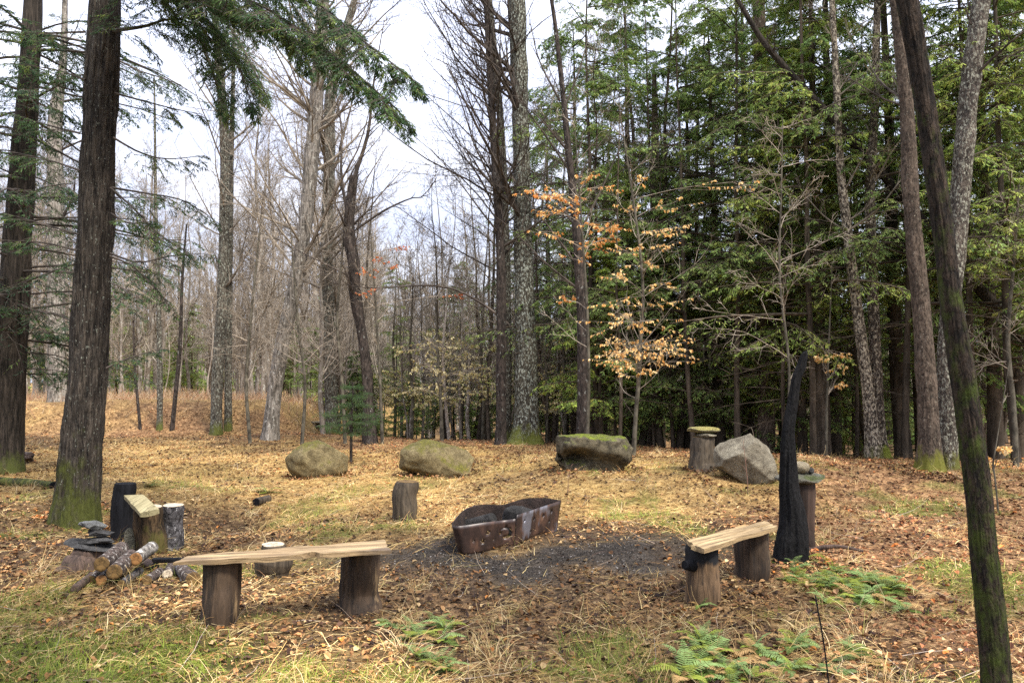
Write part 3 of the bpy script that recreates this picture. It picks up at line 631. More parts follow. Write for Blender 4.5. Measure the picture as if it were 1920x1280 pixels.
def crown_big(cb, PP, RR, rng, Y):
    Z = Y
    big = [[(200, -150, Z), (330, -60, 8.2), (470, 0, 7.8), (560, 55, 7.5), (640, 115, 7.3), (700, 165, 7.2), (750, 210, 7.1)],
           [(200, -190, Z), (420, -90, 8.0), (560, -20, 7.7), (660, 60, 7.5), (730, 115, 7.4), (775, 150, 7.3)],
           [(200, -120, Z), (330, -40, 8.6), (430, 10, 8.4), (520, 60, 8.2), (590, 95, 8.1)], [(330, -40, 9.4), (370, 60, 9.5), (400, 140, 9.5), (425, 215, 9.5)], [(350, -40, 9.8), (430, 50, 9.8), (470, 120, 9.8), (500, 180, 9.8)],
           [(200, -90, Z), (300, -15, 8.8), (380, 30, 8.9), (440, 110, 8.8), (470, 190, 8.7)],
           [(195, 60, Z), (270, 50, 8.9), (330, 35, 9.1), (400, 60, 9.2)]]
    boughs(cb, big, rng, .03, .26, **NEAR)
    fine = [[(215, 175, 8.8), (270, 190, 8.9), (330, 205, 9.0), (380, 215, 9.1)], [(212, 258, 8.7), (260, 285, 8.8), (310, 298, 8.9), (385, 292, 9)],
            [(210, 352, 8.7), (270, 362, 8.8), (340, 375, 8.9), (400, 410, 9)], [(208, 400, 8.7), (240, 418, 8.7), (285, 415, 8.8)],
            [(207, 352, 8.7), (250, 390, 8.7), (300, 440, 8.7), (350, 470, 8.7)], [(207, 475, 8.8), (260, 492, 8.8), (320, 480, 8.8), (385, 475, 8.8)],
            [(205, 480, 8.7), (250, 500, 8.8), (300, 550, 8.8), (320, 580, 8.8)], [(150, 250, 8.9), (90, 235, 9), (20, 215, 9.2)],
            [(150, 320, 8.9), (90, 300, 9), (0, 280, 9.2)], [(148, 440, 8.9), (80, 420, 9), (10, 400, 9.2)], [(145, 470, 8.9), (80, 455, 9), (0, 450, 9.1)],
            [(160, 60, 8.9), (80, 62, 9), (0, 58, 9)], [(160, 150, 8.9), (100, 130, 9), (20, 120, 9)], [(200, 690, 8.8), (240, 672, 8.8), (295, 655, 8.9)]]
    boughs(cb, fine, rng, .014, .2, **dict(NEAR, tw_sp=.1, lf_sp=.03))
def crown_left(cb, PP, RR, rng, Y):
    n = 70; z = rng.uniform(1.7, 8.5, n); p = np.stack([np.interp(z, PP[:, 2], PP[:, k]) for k in range(3)], 1)
    a = rng.uniform(0, 6.28, n); d = np.stack([np.cos(a), np.sin(a), rng.uniform(-.1, .25, n)], 1); ln = rng.uniform(1.2, 3.2, n)
    Q = grow(p, d, ln, 8, .07, -.05, rng); v, f = tubes(Q, taper(.01 * ln, 8, .25), 5); cb.add(v, f, 0)
    Qs, ls = side_boughs(cb, Q, ln, rng, 12, .35, .004); sprays(cb, Qs, ls, rng, tw_sp=.11, lf_sp=.035, lfL=.08, lfW=.008, tw=.5, cols=NEAR['cols'])
def crown_t14(cb, PP, RR, rng, Y):
    for pts in ([(1085, 500, Y), (1010, 400, Y), (960, 330, Y)], [(1088, 545, Y), (1020, 490, Y), (960, 430, Y), (920, 400, Y)], [(1075, 420, Y), (1020, 340, Y), (965, 300, Y)],
                [(1085, 440, Y), (1130, 350, Y), (1165, 270, Y), (1200, 190, Y)], [(1072, 360, Y), (1110, 290, Y), (1150, 240, Y)], [(1062, 280, Y), (1010, 220, Y), (970, 190, Y)],
                [(1068, 320, Y), (1020, 250, Y), (985, 200, Y), (960, 130, Y)], [(1050, 190, Y), (1010, 110, Y), (990, 20, Y)], [(1055, 210, Y), (1090, 120, Y), (1110, 30, Y)]):
        limb(cb, pts, .028, rng, 9, .28, 5, .0035)
def crown_t11(cb, PP, RR, rng, Y):
    limb(cb, [(668, 430, Y), (720, 395, Y), (770, 372, Y), (790, 370, Y), (812, 345, Y), (820, 330, Y)], .04, rng, 8, .2, 4)
    limb(cb, [(660, 520, Y), (600, 490, Y), (560, 470, Y), (490, 430, Y)], .03, rng, 9, .25, 4)
    limb(cb, [(665, 330, Y), (690, 250, Y), (700, 160, Y), (720, 40, Y)], .06, rng, 12, .3, 5)
    limb(cb, [(655, 420, Y), (640, 330, Y), (640, 240, Y), (620, 120, Y)], .05, rng, 12, .3, 5)
def crown_limb_c(cb, PP, RR, rng, Y):
    limb(cb, [(955, 610, Y), (920, 580, Y), (860, 545, Y), (800, 535, Y), (700, 540, Y - .2), (620, 530, Y - .4)], .045, rng, 12, .18, 4)

hero('mossy_hemlock', 'thick dark tree with mossy flared base behind the stacked stones', [(143, 978, 80), (148, 900, 72), (158, 760, 67), (172, 560, 61), (184, 300, 57), (197, 0, 54)], B_BIG,
     n1=0, seed=11, S=120, n=300, ridge=.10, flare=.5, fl_h=.22, extra=crown_big, ext=2.5, lump=.08)
hero('hemlock_tree', 'dark brown hemlock at the edge beside the mossy fallen log', [(12, 885, 58), (14, 800, 56), (24, 600, 50), (40, 350, 44), (55, 130, 34), (62, 0, 32)], B_BROWN,
     n1=0, seed=12, S=40, n=90, ridge=.07, flare=.5, extra=crown_left, ext=3)
hero('grey_maple', 'grey lichen trunk seen between the two dark left trees', [(108, 755, 30), (105, 600, 30), (107, 440, 28), (103, 240, 26), (118, 120, 14), (122, 0, 10)], B_GREY, Y=26, seed=13, n1=16, L1=3, z0=6)
hero('bare_tree', 'lichen barked tree on the mound with a thinner trunk beside it', [(405, 803, 20), (408, 700, 20), (417, 560, 20), (421, 400, 18), (421, 250, 18), (408, 90, 14), (400, 0, 10)], B_LICH, Y=23, seed=14, n1=40, L1=4.2, z0=4, m2=8, m3=7, twig=B_TWIG)
hero('bare_tree', 'thinner of the two close trunks on the mound', [(428, 801, 13), (428, 700, 13), (430, 500, 12), (433, 330, 10), (436, 200, 8)], B_LICH, Y=23.4, seed=15, n1=14, L1=2.6, z0=5, twig=B_TWIG)
hero('sapling', 'thin leaning dark sapling in front of the mound', [(322, 806, 7), (330, 730, 8), (338, 640, 7), (342, 520, 5), (350, 420, 3)], B_DARK, seed=16, n1=12, L1=1.6, z0=2, ext=0, twig=B_TWIG)
hero('sapling', 'slim upright sapling between two leaning ones by the mound', [(299, 806, 10), (300, 720, 10), (297, 560, 8), (292, 380, 6), (290, 200, 4)], B_LICH, seed=17, n1=12, L1=1.8, z0=2, ext=1, twig=B_TWIG)
hero('sapling', 'thinnest sapling by the mound, nearest the thick mossy tree', [(264, 804, 5), (257, 740, 5), (252, 680, 4), (250, 600, 3)], B_DARK, seed=18, n1=8, L1=1.0, z0=1.5, ext=0)
hero('leaning_maple', 'smooth grey tree leaning right out of the mound end', [(506, 812, 30), (515, 740, 27), (530, 640, 26), (556, 520, 26), (575, 400, 26), (588, 250, 26), (598, 120, 24), (606, 0, 22)], B_GREY, Y=21.5, seed=19, S=28, n=90, n1=50, L1=5, z0=4, m2=9, m3=7, fine=.005, twig=B_TWIG, extra=None)
hero('bare_tree', 'straight rough barked tree just right of the leaning grey one', [(622, 775, 24), (616, 600, 22), (613, 450, 22), (618, 300, 21), (620, 180, 20), (648, 60, 16), (665, 0, 12)], B_LICH, Y=25, seed=20, n1=50, L1=5, z0=4.5, m2=9, m3=7, fine=.005, twig=B_TWIG)
hero('crooked_tree', 'dark crooked tree with a long side limb above the little fir', [(692, 800, 24), (690, 740, 20), (684, 660, 19), (668, 560, 20), (663, 500, 22), (655, 440, 22), (657, 380, 18), (664, 330, 16)], B_DARK, Y=20.5, seed=21, S=24, n=80, n1=8, L1=2.4, z0=3.5, ext=0, extra=crown_t11, lump=.16, wig=.13)
hero('bare_tree', 'slender dark tree close beside the big lichen covered trunk', [(940, 812, 20), (940, 700, 19), (940, 600, 19), (938, 460, 17), (930, 330, 15), (920, 160, 13), (912, 0, 12)], B_DARK, seed=22, Y=19.5, n1=44, L1=5.4, z0=4.5, m2=8, m3=6, fine=.0045, extra=crown_limb_c)
hero('bare_tree', 'forked dark tree touching the big lichen covered trunk', [(950, 806, 17), (952, 650, 15), (948, 450, 15), (940, 250, 14), (925, 80, 12), (918, 0, 11)], B_LICH, seed=23, Y=21.5, n1=50, L1=6, z0=4.5, m2=8, m3=7, az=(1.8, 4.5))
hero('lichen_maple', 'big lichen covered tree with mossy roots behind the middle boulders', [(988, 826, 46), (988, 760, 42), (985, 640, 40), (982, 480, 34), (978, 320, 31), (974, 160, 32), (970, 0, 32)], B_LICHB, Y=19.7, seed=24, S=44, n=110, n1=30, L1=5, z0=5.5, m2=8, m3=6, flare=1.7, fl_h=.3, az=(1.6, 4.7), lump=.1)
hero('bare_tree', 'dark slim tree with raised limbs and orange leaves beside it', [(1093, 812, 24), (1093, 700, 21), (1091, 600, 20), (1085, 500, 17), (1078, 400, 15), (1066, 280, 13), (1055, 170, 10), (1040, 40, 8), (1034, 0, 7)], B_DARK, seed=25, Y=16.5, n1=14, L1=2.2, z0=5, extra=crown_t14, S=24, n=80)
hero('hemlock_tree', 'brown hemlock trunk rising behind the grey boulder', [(1437, 818, 32), (1437, 700, 31), (1436, 560, 29), (1434, 420, 28), (1430, 300, 27), (1425, 100, 24), (1422, 0, 22)], B_HEM, Y=19, seed=26, S=32, n=90, n1=20, L1=1.8, z0=3, ang=(60, 95), trop=-.03, flare=.2, twig=B_TWIG)
hero('hemlock_tree', 'stout short looking hemlock trunk left of the stump with yellow stone', [(1222, 838, 34), (1228, 780, 28), (1231, 700, 25), (1232, 560, 23), (1230, 400, 20)], B_HEM, Y=21, seed=27, n1=10, L1=1.6, z0=5, ang=(60, 95), flare=.4, ext=4)
hero('leaning_dead_tree', 'dark dead trunk leaning diagonally across the right hemlocks', [(1990, 720, 20), (1900, 615, 20), (1810, 510, 19), (1750, 440, 18), (1690, 366, 18), (1600, 265, 16), (1530, 190, 14), (1440, 90, 11), (1395, 20, 9)], B_BROWN, Y=16.0, seed=28, n1=16, L1=1.3, z0=0, tmin=.3, ang=(40, 80), flare=0, twig=B_DTWIG, ext=1)
hero('flaky_tree', 'flaky barked tree leaning left, joined at the mossy roots', [(1640, 852, 30), (1630, 760, 22), (1615, 640, 20), (1600, 520, 19), (1585, 400, 17), (1575, 300, 14), (1568, 150, 12), (1560, 0, 10)], B_FLAKE, Y=15.5, seed=29, n1=12, L1=2, z0=4.5, flare=.6, twig=B_TWIG, S=26, n=80)
hero('flaky_tree', 'upright flaky tree with bright moss on its root flare', [(1652, 850, 28), (1645, 760, 23), (1640, 640, 21), (1634, 480, 19), (1632, 350, 18), (1640, 200, 15), (1645, 0, 12)], bark('bark_flaky_moss', (.025, .02, .016), (.11, .085, .065), 20, .4, (.15, .17, .02), .5, .42, (.36, .31, .23), 1.5, 26, .6), Y=15.8, seed=30, n1=10, L1=2, z0=5, flare=.9, fl_h=.2, twig=B_TWIG, S=26, n=80)
hero('smooth_maple', 'smooth brown trunk of the right pair with mossy root', [(1742, 898, 42), (1741, 820, 36), (1736, 700, 34), (1724, 540, 30), (1708, 380, 28), (1700, 200, 25), (1688, 80, 23), (1680, 0, 22)], B_SMOOTH, Y=12.6, seed=31, n1=8, L1=2, z0=6, flare=1.1, S=64, n=160, lump=.1)
hero('lichen_cherry', 'pale lichen flaked trunk leaning right behind the near mossy one', [(1778, 898, 34), (1776, 820, 34), (1776, 680, 34), (1784, 560, 34), (1796, 430, 34), (1806, 300, 33), (1817, 180, 33), (1832, 60, 32), (1842, 0, 32)], bark('bark_lichen_flakes', (.03, .024, .02), (.14, .115, .09), 22, .6, (.1, .1, .015), .8, .42, (.28, .275, .215), 1.6, 26, .3), Y=12.9, seed=32, n1=8, L1=2, z0=6, flare=.9, S=64, n=160, lump=.12)
hero('mossy_tree', 'nearest leaning dark trunk with green moss at the right edge', [(1872, 1330, 48), (1862, 1200, 46), (1845, 1040, 44), (1832, 900, 43), (1806, 720, 42), (1783, 570, 38), (1770, 440, 36), (1748, 290, 35), (1722, 120, 35), (1700, 0, 37)], B_FRONT, seed=33, n1=0, S=100, n=420, ridge=.07, flare=.3, ext=2, lump=.07)

def forest():
    rng = np.random.default_rng(77)
    # right hand hemlock stand
    fr = [(1130, 24, 'mid'), (1180, 22, 'tall'), (1290, 21, 'mid2'), (1350, 20, 'tall2'), (1500, 18.5, 'mid'), (1560, 20, 'tall'), (1400, 23, 'tall'), (1690, 18, 'tall2'), (1860, 16.5, 'mid2'), (1900, 19, 'tall'),
          (1260, 19.5, 'small'), (1480, 21, 'small2'), (1330, 22, 'small2'), (1600, 23, 'small'), (1800, 17.5, 'small2'), (1540, 17.2, 'mid2'), (1960, 15.0, 'mid'), (2020, 17, 'tall'), (1720, 21, 'mid'), (1080, 26, 'tall2'), (1030, 30, 'mid2')]
    ks = ['tall', 'tall2', 'mid', 'mid2', 'small', 'small2']
    for px, Y, k in ((1120, 19.5, 'airy2'), (1160, 18, 'airy'), (1300, 18.2, 'airy2'), (1380, 17.5, 'airy2'), (1470, 17, 'airy'), (1520, 16.6, 'airy2'), (1600, 17.2, 'airy'), (1690, 15.6, 'airy2'), (1830, 15.0, 'airy2'), (1900, 14.2, 'airy2'), (1240, 20, 'airy2')):
        place('hemlock_tree', k, HEM[k], px, Y, 'light green airy hemlock at the front edge of the dark stand', 'tree', 'airy young hemlocks at the edge of the dark stand', rng, (1.0, 1.3))
    for px, Y, k in fr: place('hemlock_tree', k, HEM[k], px, Y, 'green hemlock in the front rows of the dark stand at right', 'tree', 'front rows of hemlocks in the dark stand at right', rng)
    for i in range(36):
        px = rng.uniform(1110, 2080); Y = rng.uniform(22, 46); k = ks[rng.integers(6)]
        if px < 1200 and k in ('tall', 'mid2'): k = 'small2'
        place('hemlock_tree', k, HEM[k], px, Y, 'hemlock far back in the dark stand at right', 'tree', 'hemlocks far back in the dark stand at right', rng, (.8, 1.1))
    for i in range(40):                 # bare dark poles among them
        px = rng.uniform(1020, 1960); Y = rng.uniform(19, 34)
        place('thin_tree', 4, BARE[4], px, Y, 'thin dark pole tree among the hemlocks', 'tree', 'thin dark poles among the hemlocks', rng, (.7, 1.1))
    # slim trees in the middle
    for i in range(64):
        px = rng.uniform(600, 1130); Y = rng.uniform(22, 36); k = (5, 3, 4, 1, 3)[rng.integers(5)]
        place('thin_tree', k, BARE[k], px, Y, 'slim bare tree in the thicket behind the middle boulders', 'tree', 'slim bare trees behind the middle boulders', rng, (.6, 1.0))
    for i in range(22):
        px = rng.uniform(700, 1140); Y = rng.uniform(25, 44); k = ('airy', 'airy2')[rng.integers(2)]
        place('hemlock_tree', k, HEM[k], px, Y, 'low green hemlock in the thicket behind the middle boulders', 'tree', 'low hemlocks behind the middle boulders', rng, (.6, .9))
    for i in range(16):
        px = rng.uniform(560, 1010); Y = rng.uniform(25, 36)
        place('hemlock_tree', 'small', HEM['small'], px, Y, 'knee to head high fresh green young conifer behind the boulders', 'tree', 'low young conifers behind the boulders', rng, (.35, .62))
    for i in range(11):
        px = rng.uniform(1090, 1600); Y = rng.uniform(18.2, 21); k = ('small', 'small2')[rng.integers(2)]
        place('hemlock_tree', k, HEM[k], px, Y, 'low branched young hemlock under the front rows at right', 'tree', 'low branched hemlocks under the front rows', rng, (.6, .95))
    # far wood on the left and in the middle
    for i in range(150):
        px = rng.uniform(-60, 1120); Y = rng.uniform(38, 85); k = (0, 1, 2, 3, 4, 0, 5)[rng.integers(7)]
        place('bare_tree', k, BARE[k], px, Y, 'bare grey tree in the distant wood beyond the mound', 'tree', 'bare grey trees in the distant wood', rng, (.75, 1.0))
    for i in range(100):
        px = rng.uniform(-60, 720); Y = rng.uniform(34, 52); k = (0, 1, 2, 3, 5, 5)[rng.integers(6)]
        place('bare_tree', k, BARE[k], px, Y, 'bare tree standing just behind the mound', 'tree', 'bare trees just behind the mound', rng, (.7, 1.05))
    for i in range(32):
        px = rng.uniform(-60, 640); Y = rng.uniform(42, 75); k = ('small', 'small2')[rng.integers(2)]
        place('hemlock_tree', k, HEM[k], px, Y, 'dark evergreen low in the distant wood beyond the mound', 'tree', 'dark evergreens in the distant wood', rng, (.8, 1.1))
forest()
def distant_wood():
    # the wood beyond reads as one mass of poles and twigs
    rng = np.random.default_rng(91); n = 900
    Y = rng.uniform(80, 150, n); x = rng.uniform(-.78, .4, n) * Y; g = height(x, Y); Ht = rng.uniform(9, 17, n)
    P = grow(np.stack([x, Y, g - .2], 1), np.tile([0, 0, 1.], (n, 1)) + rng.normal(0, .05, (n, 3)), Ht, 6, .04, .05, rng)
    mb = MB(); v, f = tubes(P, taper(rng.uniform(.06, .18, n), 6, .15), 4); mb.add(v, f)
    Q, l, _ = spawn(P, Ht, 16, .15, 1, (20, 55), .22, rng, 4, .1, .1); v, f = tubes(Q, taper(np.full(len(Q), .03), 4, .4), 3); mb.add(v, f)
    Q3, l3, _ = spawn(Q, l, 6, .2, 1, (20, 55), .5, rng, 3, .12, .06); v, f = tubes(Q3, taper(np.full(len(Q3), .013), 3, .5), 3); mb.add(v, f)
    tag(mb.obj('distant_wood', [B_TWIG]), 'far grey brown wood seen as one mass beyond the mound', 'woods', kind='stuff')
    # dense evergreens that close the view behind the stand on the right and low on the left
    mb = MB()
    for (n, y0, y1, x0, x1, h0, h1, sd) in ((110, 46, 75, .02, .85, 4, 8, 1), (60, 78, 110, -.8, -.12, 4, 8, 2)):
        rng = np.random.default_rng(sd); Y = rng.uniform(y0, y1, n); x = rng.uniform(x0, x1, n) * Y; g = height(x, Y); Ht = rng.uniform(h0, h1, n)
        P = grow(np.stack([x, Y, g - .2], 1), np.tile([0, 0, 1.], (n, 1)), Ht, 5, .01, 0, rng); v, f = tubes(P, taper(rng.uniform(.12, .22, n), 5, .1), 6); mb.add(v, f, 0, (.5, .5, .5))
        m = 60; t = .1 + .88 * rng.random((n, m)); p, tg = at_t(P, t); a = rng.uniform(0, 6.28, (n, m)); d = np.stack([np.cos(a), np.sin(a), rng.uniform(-.2, .2, (n, m))], -1)
        L = (Ht[:, None] * .24 * (1 - .85 * t) + .3) * rng.uniform(.6, 1.2, (n, m))
        Q = grow(p.reshape(-1, 3), d.reshape(-1, 3), L.ravel(), 4, .05, -.08, rng)
        sprays(mb, Q, L.ravel(), rng, tw_sp=.3, lf_sp=.2, lfL=.4, lfW=.07, tw=.4)
    tag(mb.obj('distant_evergreens', [B_FARD, M_NEEDLE], cols=True, smooth=False), 'far dark evergreens seen as one mass behind the stand', 'woods', kind='stuff')
    # dry weeds on the mound
    rng = np.random.default_rng(92); n = 5000; x = rng.uniform(-20, -6.5, n); y = rng.uniform(24, 34, n) ; k = rng.random(n) < .25 + .75 * sm(27, 30, y); x, y = x[k], y[k]; n = len(x)
    P = grow(np.stack([x, y, height(x, y)], 1), np.tile([0, 0, 1.], (n, 1)) + rng.normal(0, .45, (n, 3)), rng.uniform(.15, .6, n), 4, .2, -.1, rng)
    mb = MB(); v, f = tubes(P, taper(np.full(n, .008), 4, .4), 3); mb.add(v, f, 0, np.repeat(pick([(.55, .4, .24), (.4, .24, .13), (.5, .25, .14)], [3, 2, 1], n, rng), 12, 0))
    tag(mb.obj('dry_weeds', [M_STRAW], cols=True), 'dry tan weeds and bracken standing on the far mound', 'weeds', kind='stuff')
distant_wood()

# ------------------------------------------------------------------ things in the clearing
import bmesh
def cyl(mb, P, R, S=28, seed=0, rough=.05, caps=True, m0=0, m1=1, fl=.03, captilt=None):
    P = np.asarray(P, float); R = np.asarray(R, float); K = len(P)
    T = nrm(np.gradient(P, axis=0)); md = nrm((P[-1] - P[0])[None])[0]
    ref = np.array([1., 0, 0]) if abs(md[2]) > .75 else np.array([0, 0, 1.])
    A = nrm(np.cross(T, ref)); B = np.cross(T, A); a = np.arange(S) / S * 2 * np.pi
    h = np.linspace(0, np.linalg.norm(P[-1] - P[0]), K)[:, None]; ca, sa = np.cos(a)[None], np.sin(a)[None]
    rel = 1 + rough * vn3(ca * 1.5 + seed * 3.1, sa * 1.5, h * 1.5, seed) + fl * vn3(ca * 3.2 + seed, sa * 3.2, h * 3, seed + 9) + fl * .6 * vn3(ca * 9 + seed, sa * 9, h * 9, seed + 11)
    V = P[:, None] + (R[:, None] * rel)[..., None] * (ca[..., None] * A[:, None] + sa[..., None] * B[:, None])
    idx = np.arange(K * S).reshape(K, S)
    f = np.stack([idx[:-1], np.roll(idx[:-1], -1, 1), np.roll(idx[1:], -1, 1), idx[1:]], -1).reshape(-1, 4)
    mb.add(V.reshape(-1, 3), f, m0)
    if caps:
        for k, sg in ((0, 1), (K - 1, -1)):
            ring = V[k]; c = ring.mean(0); rings = [c + (ring - c) * s_ for s_ in (1, .97, .6)]
            rings[1] = rings[1] + md * (-sg) * .004; rings[2] = rings[2] + md * (-sg) * .003
            vv = np.concatenate(rings + [c[None] - md * sg * .002]); i0 = np.arange(S)
            ff = np.concatenate([np.stack([i0 + r * S, np.roll(i0, -1) + r * S, np.roll(i0, -1) + (r + 1) * S, i0 + (r + 1) * S], -1) for r in (0, 1)])
            mb.add(vv, ff[:, ::sg], m1); t = np.stack([i0 + 2 * S, np.roll(i0, -1) + 2 * S, np.full(S, 3 * S)], -1)
            mb.f.append((t[:, ::sg] + mb.n - len(vv), m1))
def upright(name, parent, base, h, r, mats, seed, r1=None, lean=(0, 0), rough=.12, prof=None, S=56, label=None, cat=None, flare=0.0, fl=.08):
    K = 34; rough = max(rough, .11); fl = max(fl, .07); t = np.linspace(0, 1, K); base = np.asarray(base, float)
    P = base[None] + np.stack([lean[0] * t, lean[1] * t, -.06 + (h + .06) * t], 1)
    P[:, 0] += r * .12 * vn3(t * 3 + seed, 0 * t, 0 * t, seed); P[:, 1] += r * .12 * vn3(t * 3 + seed, 0 * t + 5, 0 * t, seed)
    R = (r * (1 - t) + (r1 or r) * t) * (1 + flare * np.exp(-t * h / .07)) * (1 - .06 * sm(.93, 1, t))
    if prof is not None: R = R * np.interp(t, *zip(*prof))
    mb = MB(); cyl(mb, P, R, S, seed, rough, fl=fl)
    loc = base if parent is None else base - np.array(parent.location)
    o = mb.obj(name, mats, parent, origin=base, loc=tuple(loc))
    if label: tag(o, label, cat)
    return o
def log(name, a, b, r, mats, seed, label, cat='log', group=None, r1=None, rough=.07, bend=.0):
    a, b = np.asarray(a, float), np.asarray(b, float); K = 12; t = np.linspace(0, 1, K)[:, None]
    P = a + (b - a) * t; P[:, 2] += bend * np.sin(np.pi * t[:, 0])
    mb = MB(); cyl(mb, P, np.linspace(r, r1 or r, K), 24, seed, rough); o = mb.obj(name, mats, origin=a, loc=tuple(a))
    return tag(o, label, cat, group)
def zpt(px, py, z):
    d = ray(px, py); t = (z - CAMZ) / d[2]; return np.array([d[0] * t, d[1] * t, z])
def plank(name, parent, A, B, C, D, th, mat, seed, edge=.012, n=40, m=8, origin=None, label=None, cat=None, wob=.004, edgefn=None, thin=None):
    """A->D is one long edge, B->C the other (A,B at one end); top surface, thickness th downwards"""
    A, B, C, D = [np.asarray(q, float) for q in (A, B, C, D)]
    u = np.linspace(0, 1, n)[:, None]; v = np.linspace(0, 1, m)[None]
    e0 = A + (D - A) * u; e1 = B + (C - B) * u; wd = nrm((B - A)[None])[0]
    nz = fbm(u[:, 0] * 7, seed + 0 * u[:, 0], 0, seed, 3) * edge; nz2 = fbm(u[:, 0] * 7, seed + 9 + 0 * u[:, 0], 0, seed, 3) * edge
    e0 = e0 + wd * nz[:, None]; e1 = e1 + wd * nz2[:, None]
    if edgefn is not None: e1 = e1 + wd * edgefn(u[:, 0])[:, None]
    T = e0[:, None] * (1 - v[..., None]) + e1[:, None] * v[..., None]
    ld = nrm((D - A)[None])[0]; T = T + ld * (fbm(v[0] * 3, seed, 0, seed + 4, 3) * edge * 1.3)[None, :, None] * (2 * np.abs(u - .5)[..., None]) ** 6 * np.sign(u - .5)[..., None]
    T[..., 2] += wob * fbm(u * 6, v * 3, 0, seed + 2, 3)
    nn = nrm(np.cross(D - A, B - A)[None])[0]; nn = nn * (1 if nn[2] > 0 else -1)
    thk = th * (np.interp(u[:, 0], *zip(*thin)) if thin else np.ones(n))
    Bt = T - nn * thk[:, None, None]; bv = np.sin(np.pi * v)[..., None] ** .4
    Bt = T - nn * (thk[:, None, None] * (.8 + .2 * bv))
    i = np.arange(n * m).reshape(n, m); q = lambda i: np.stack([i[:-1, :-1], i[1:, :-1], i[1:, 1:], i[:-1, 1:]], -1).reshape(-1, 4)
    N_ = n * m; per = np.concatenate([i[:, 0], i[-1, 1:], i[::-1, -1][1:], i[0, ::-1][1:]])
    sd = np.stack([per[:-1], per[1:], per[1:] + N_, per[:-1] + N_], -1)
    mb = MB(); V = np.concatenate([T.reshape(-1, 3), Bt.reshape(-1, 3)]); mb.add(V, np.concatenate([q(i)[:, ::-1], q(i + N_), sd]), 0)
    org = A if origin is None else np.asarray(origin); loc = org if parent is None else org - np.array(parent.location)
    o = mb.obj(name, [mat], parent, origin=org, loc=tuple(loc), smooth=False)
    if label: tag(o, label, cat)
    return o
def rock(name, base, dims, seed, mat, label, cat='boulder', planes=0, rz=0.0, e=.85, nz=.08, tilt=(0, 0), sub=5, sink=.12, group=None, fn=None, pl=(.55, .9), smooth=True, up=None):
    bm = bmesh.new(); bmesh.ops.create_icosphere(bm, subdivisions=sub, radius=1); me = bpy.data.meshes.new(name)
    v = np.array([q.co[:] for q in bm.verts]); v = np.sign(v) * np.abs(v) ** e
    rng = np.random.default_rng(seed)
    for k in range(planes):
        n = nrm(rng.normal(size=(1, 3)))[0]; dd = rng.uniform(*pl); s_ = v @ n; v = v - np.maximum(s_ - dd, 0)[:, None] * n
    if up is not None:
        for n, dd in up:
            n = nrm(np.array([n], float))[0]; s_ = v @ n; v = v - np.maximum(s_ - dd, 0)[:, None] * n * .97
    q = v * 1.3 + seed * 7.3
    v = v * (1 + nz * fbm(q[:, 0], q[:, 1], q[:, 2], seed, 5))[:, None]
    if fn: v = fn(v)
    v = v * (np.array(dims) / 2); cx, sx = math.cos(tilt[0]), math.sin(tilt[0]); cy, sy = math.cos(tilt[1]), math.sin(tilt[1])
    v = v @ np.array([[1, 0, 0], [0, cx, sx], [0, -sx, cx]]) @ np.array([[cy, 0, -sy], [0, 1, 0], [sy, 0, cy]])
    v[:, 2] -= v[:, 2].min() + sink * dims[2]
    for w, c in zip(bm.verts, v): w.co = c
    bm.to_mesh(me); bm.free(); me.materials.append(mat); me.polygons.foreach_set('use_smooth', [smooth] * len(me.polygons))
    o = bpy.data.objects.new(name, me); COL.objects.link(o); o.location = tuple(base); o.rotation_euler = (0, 0, rz)
    return tag(o, label, cat, group)

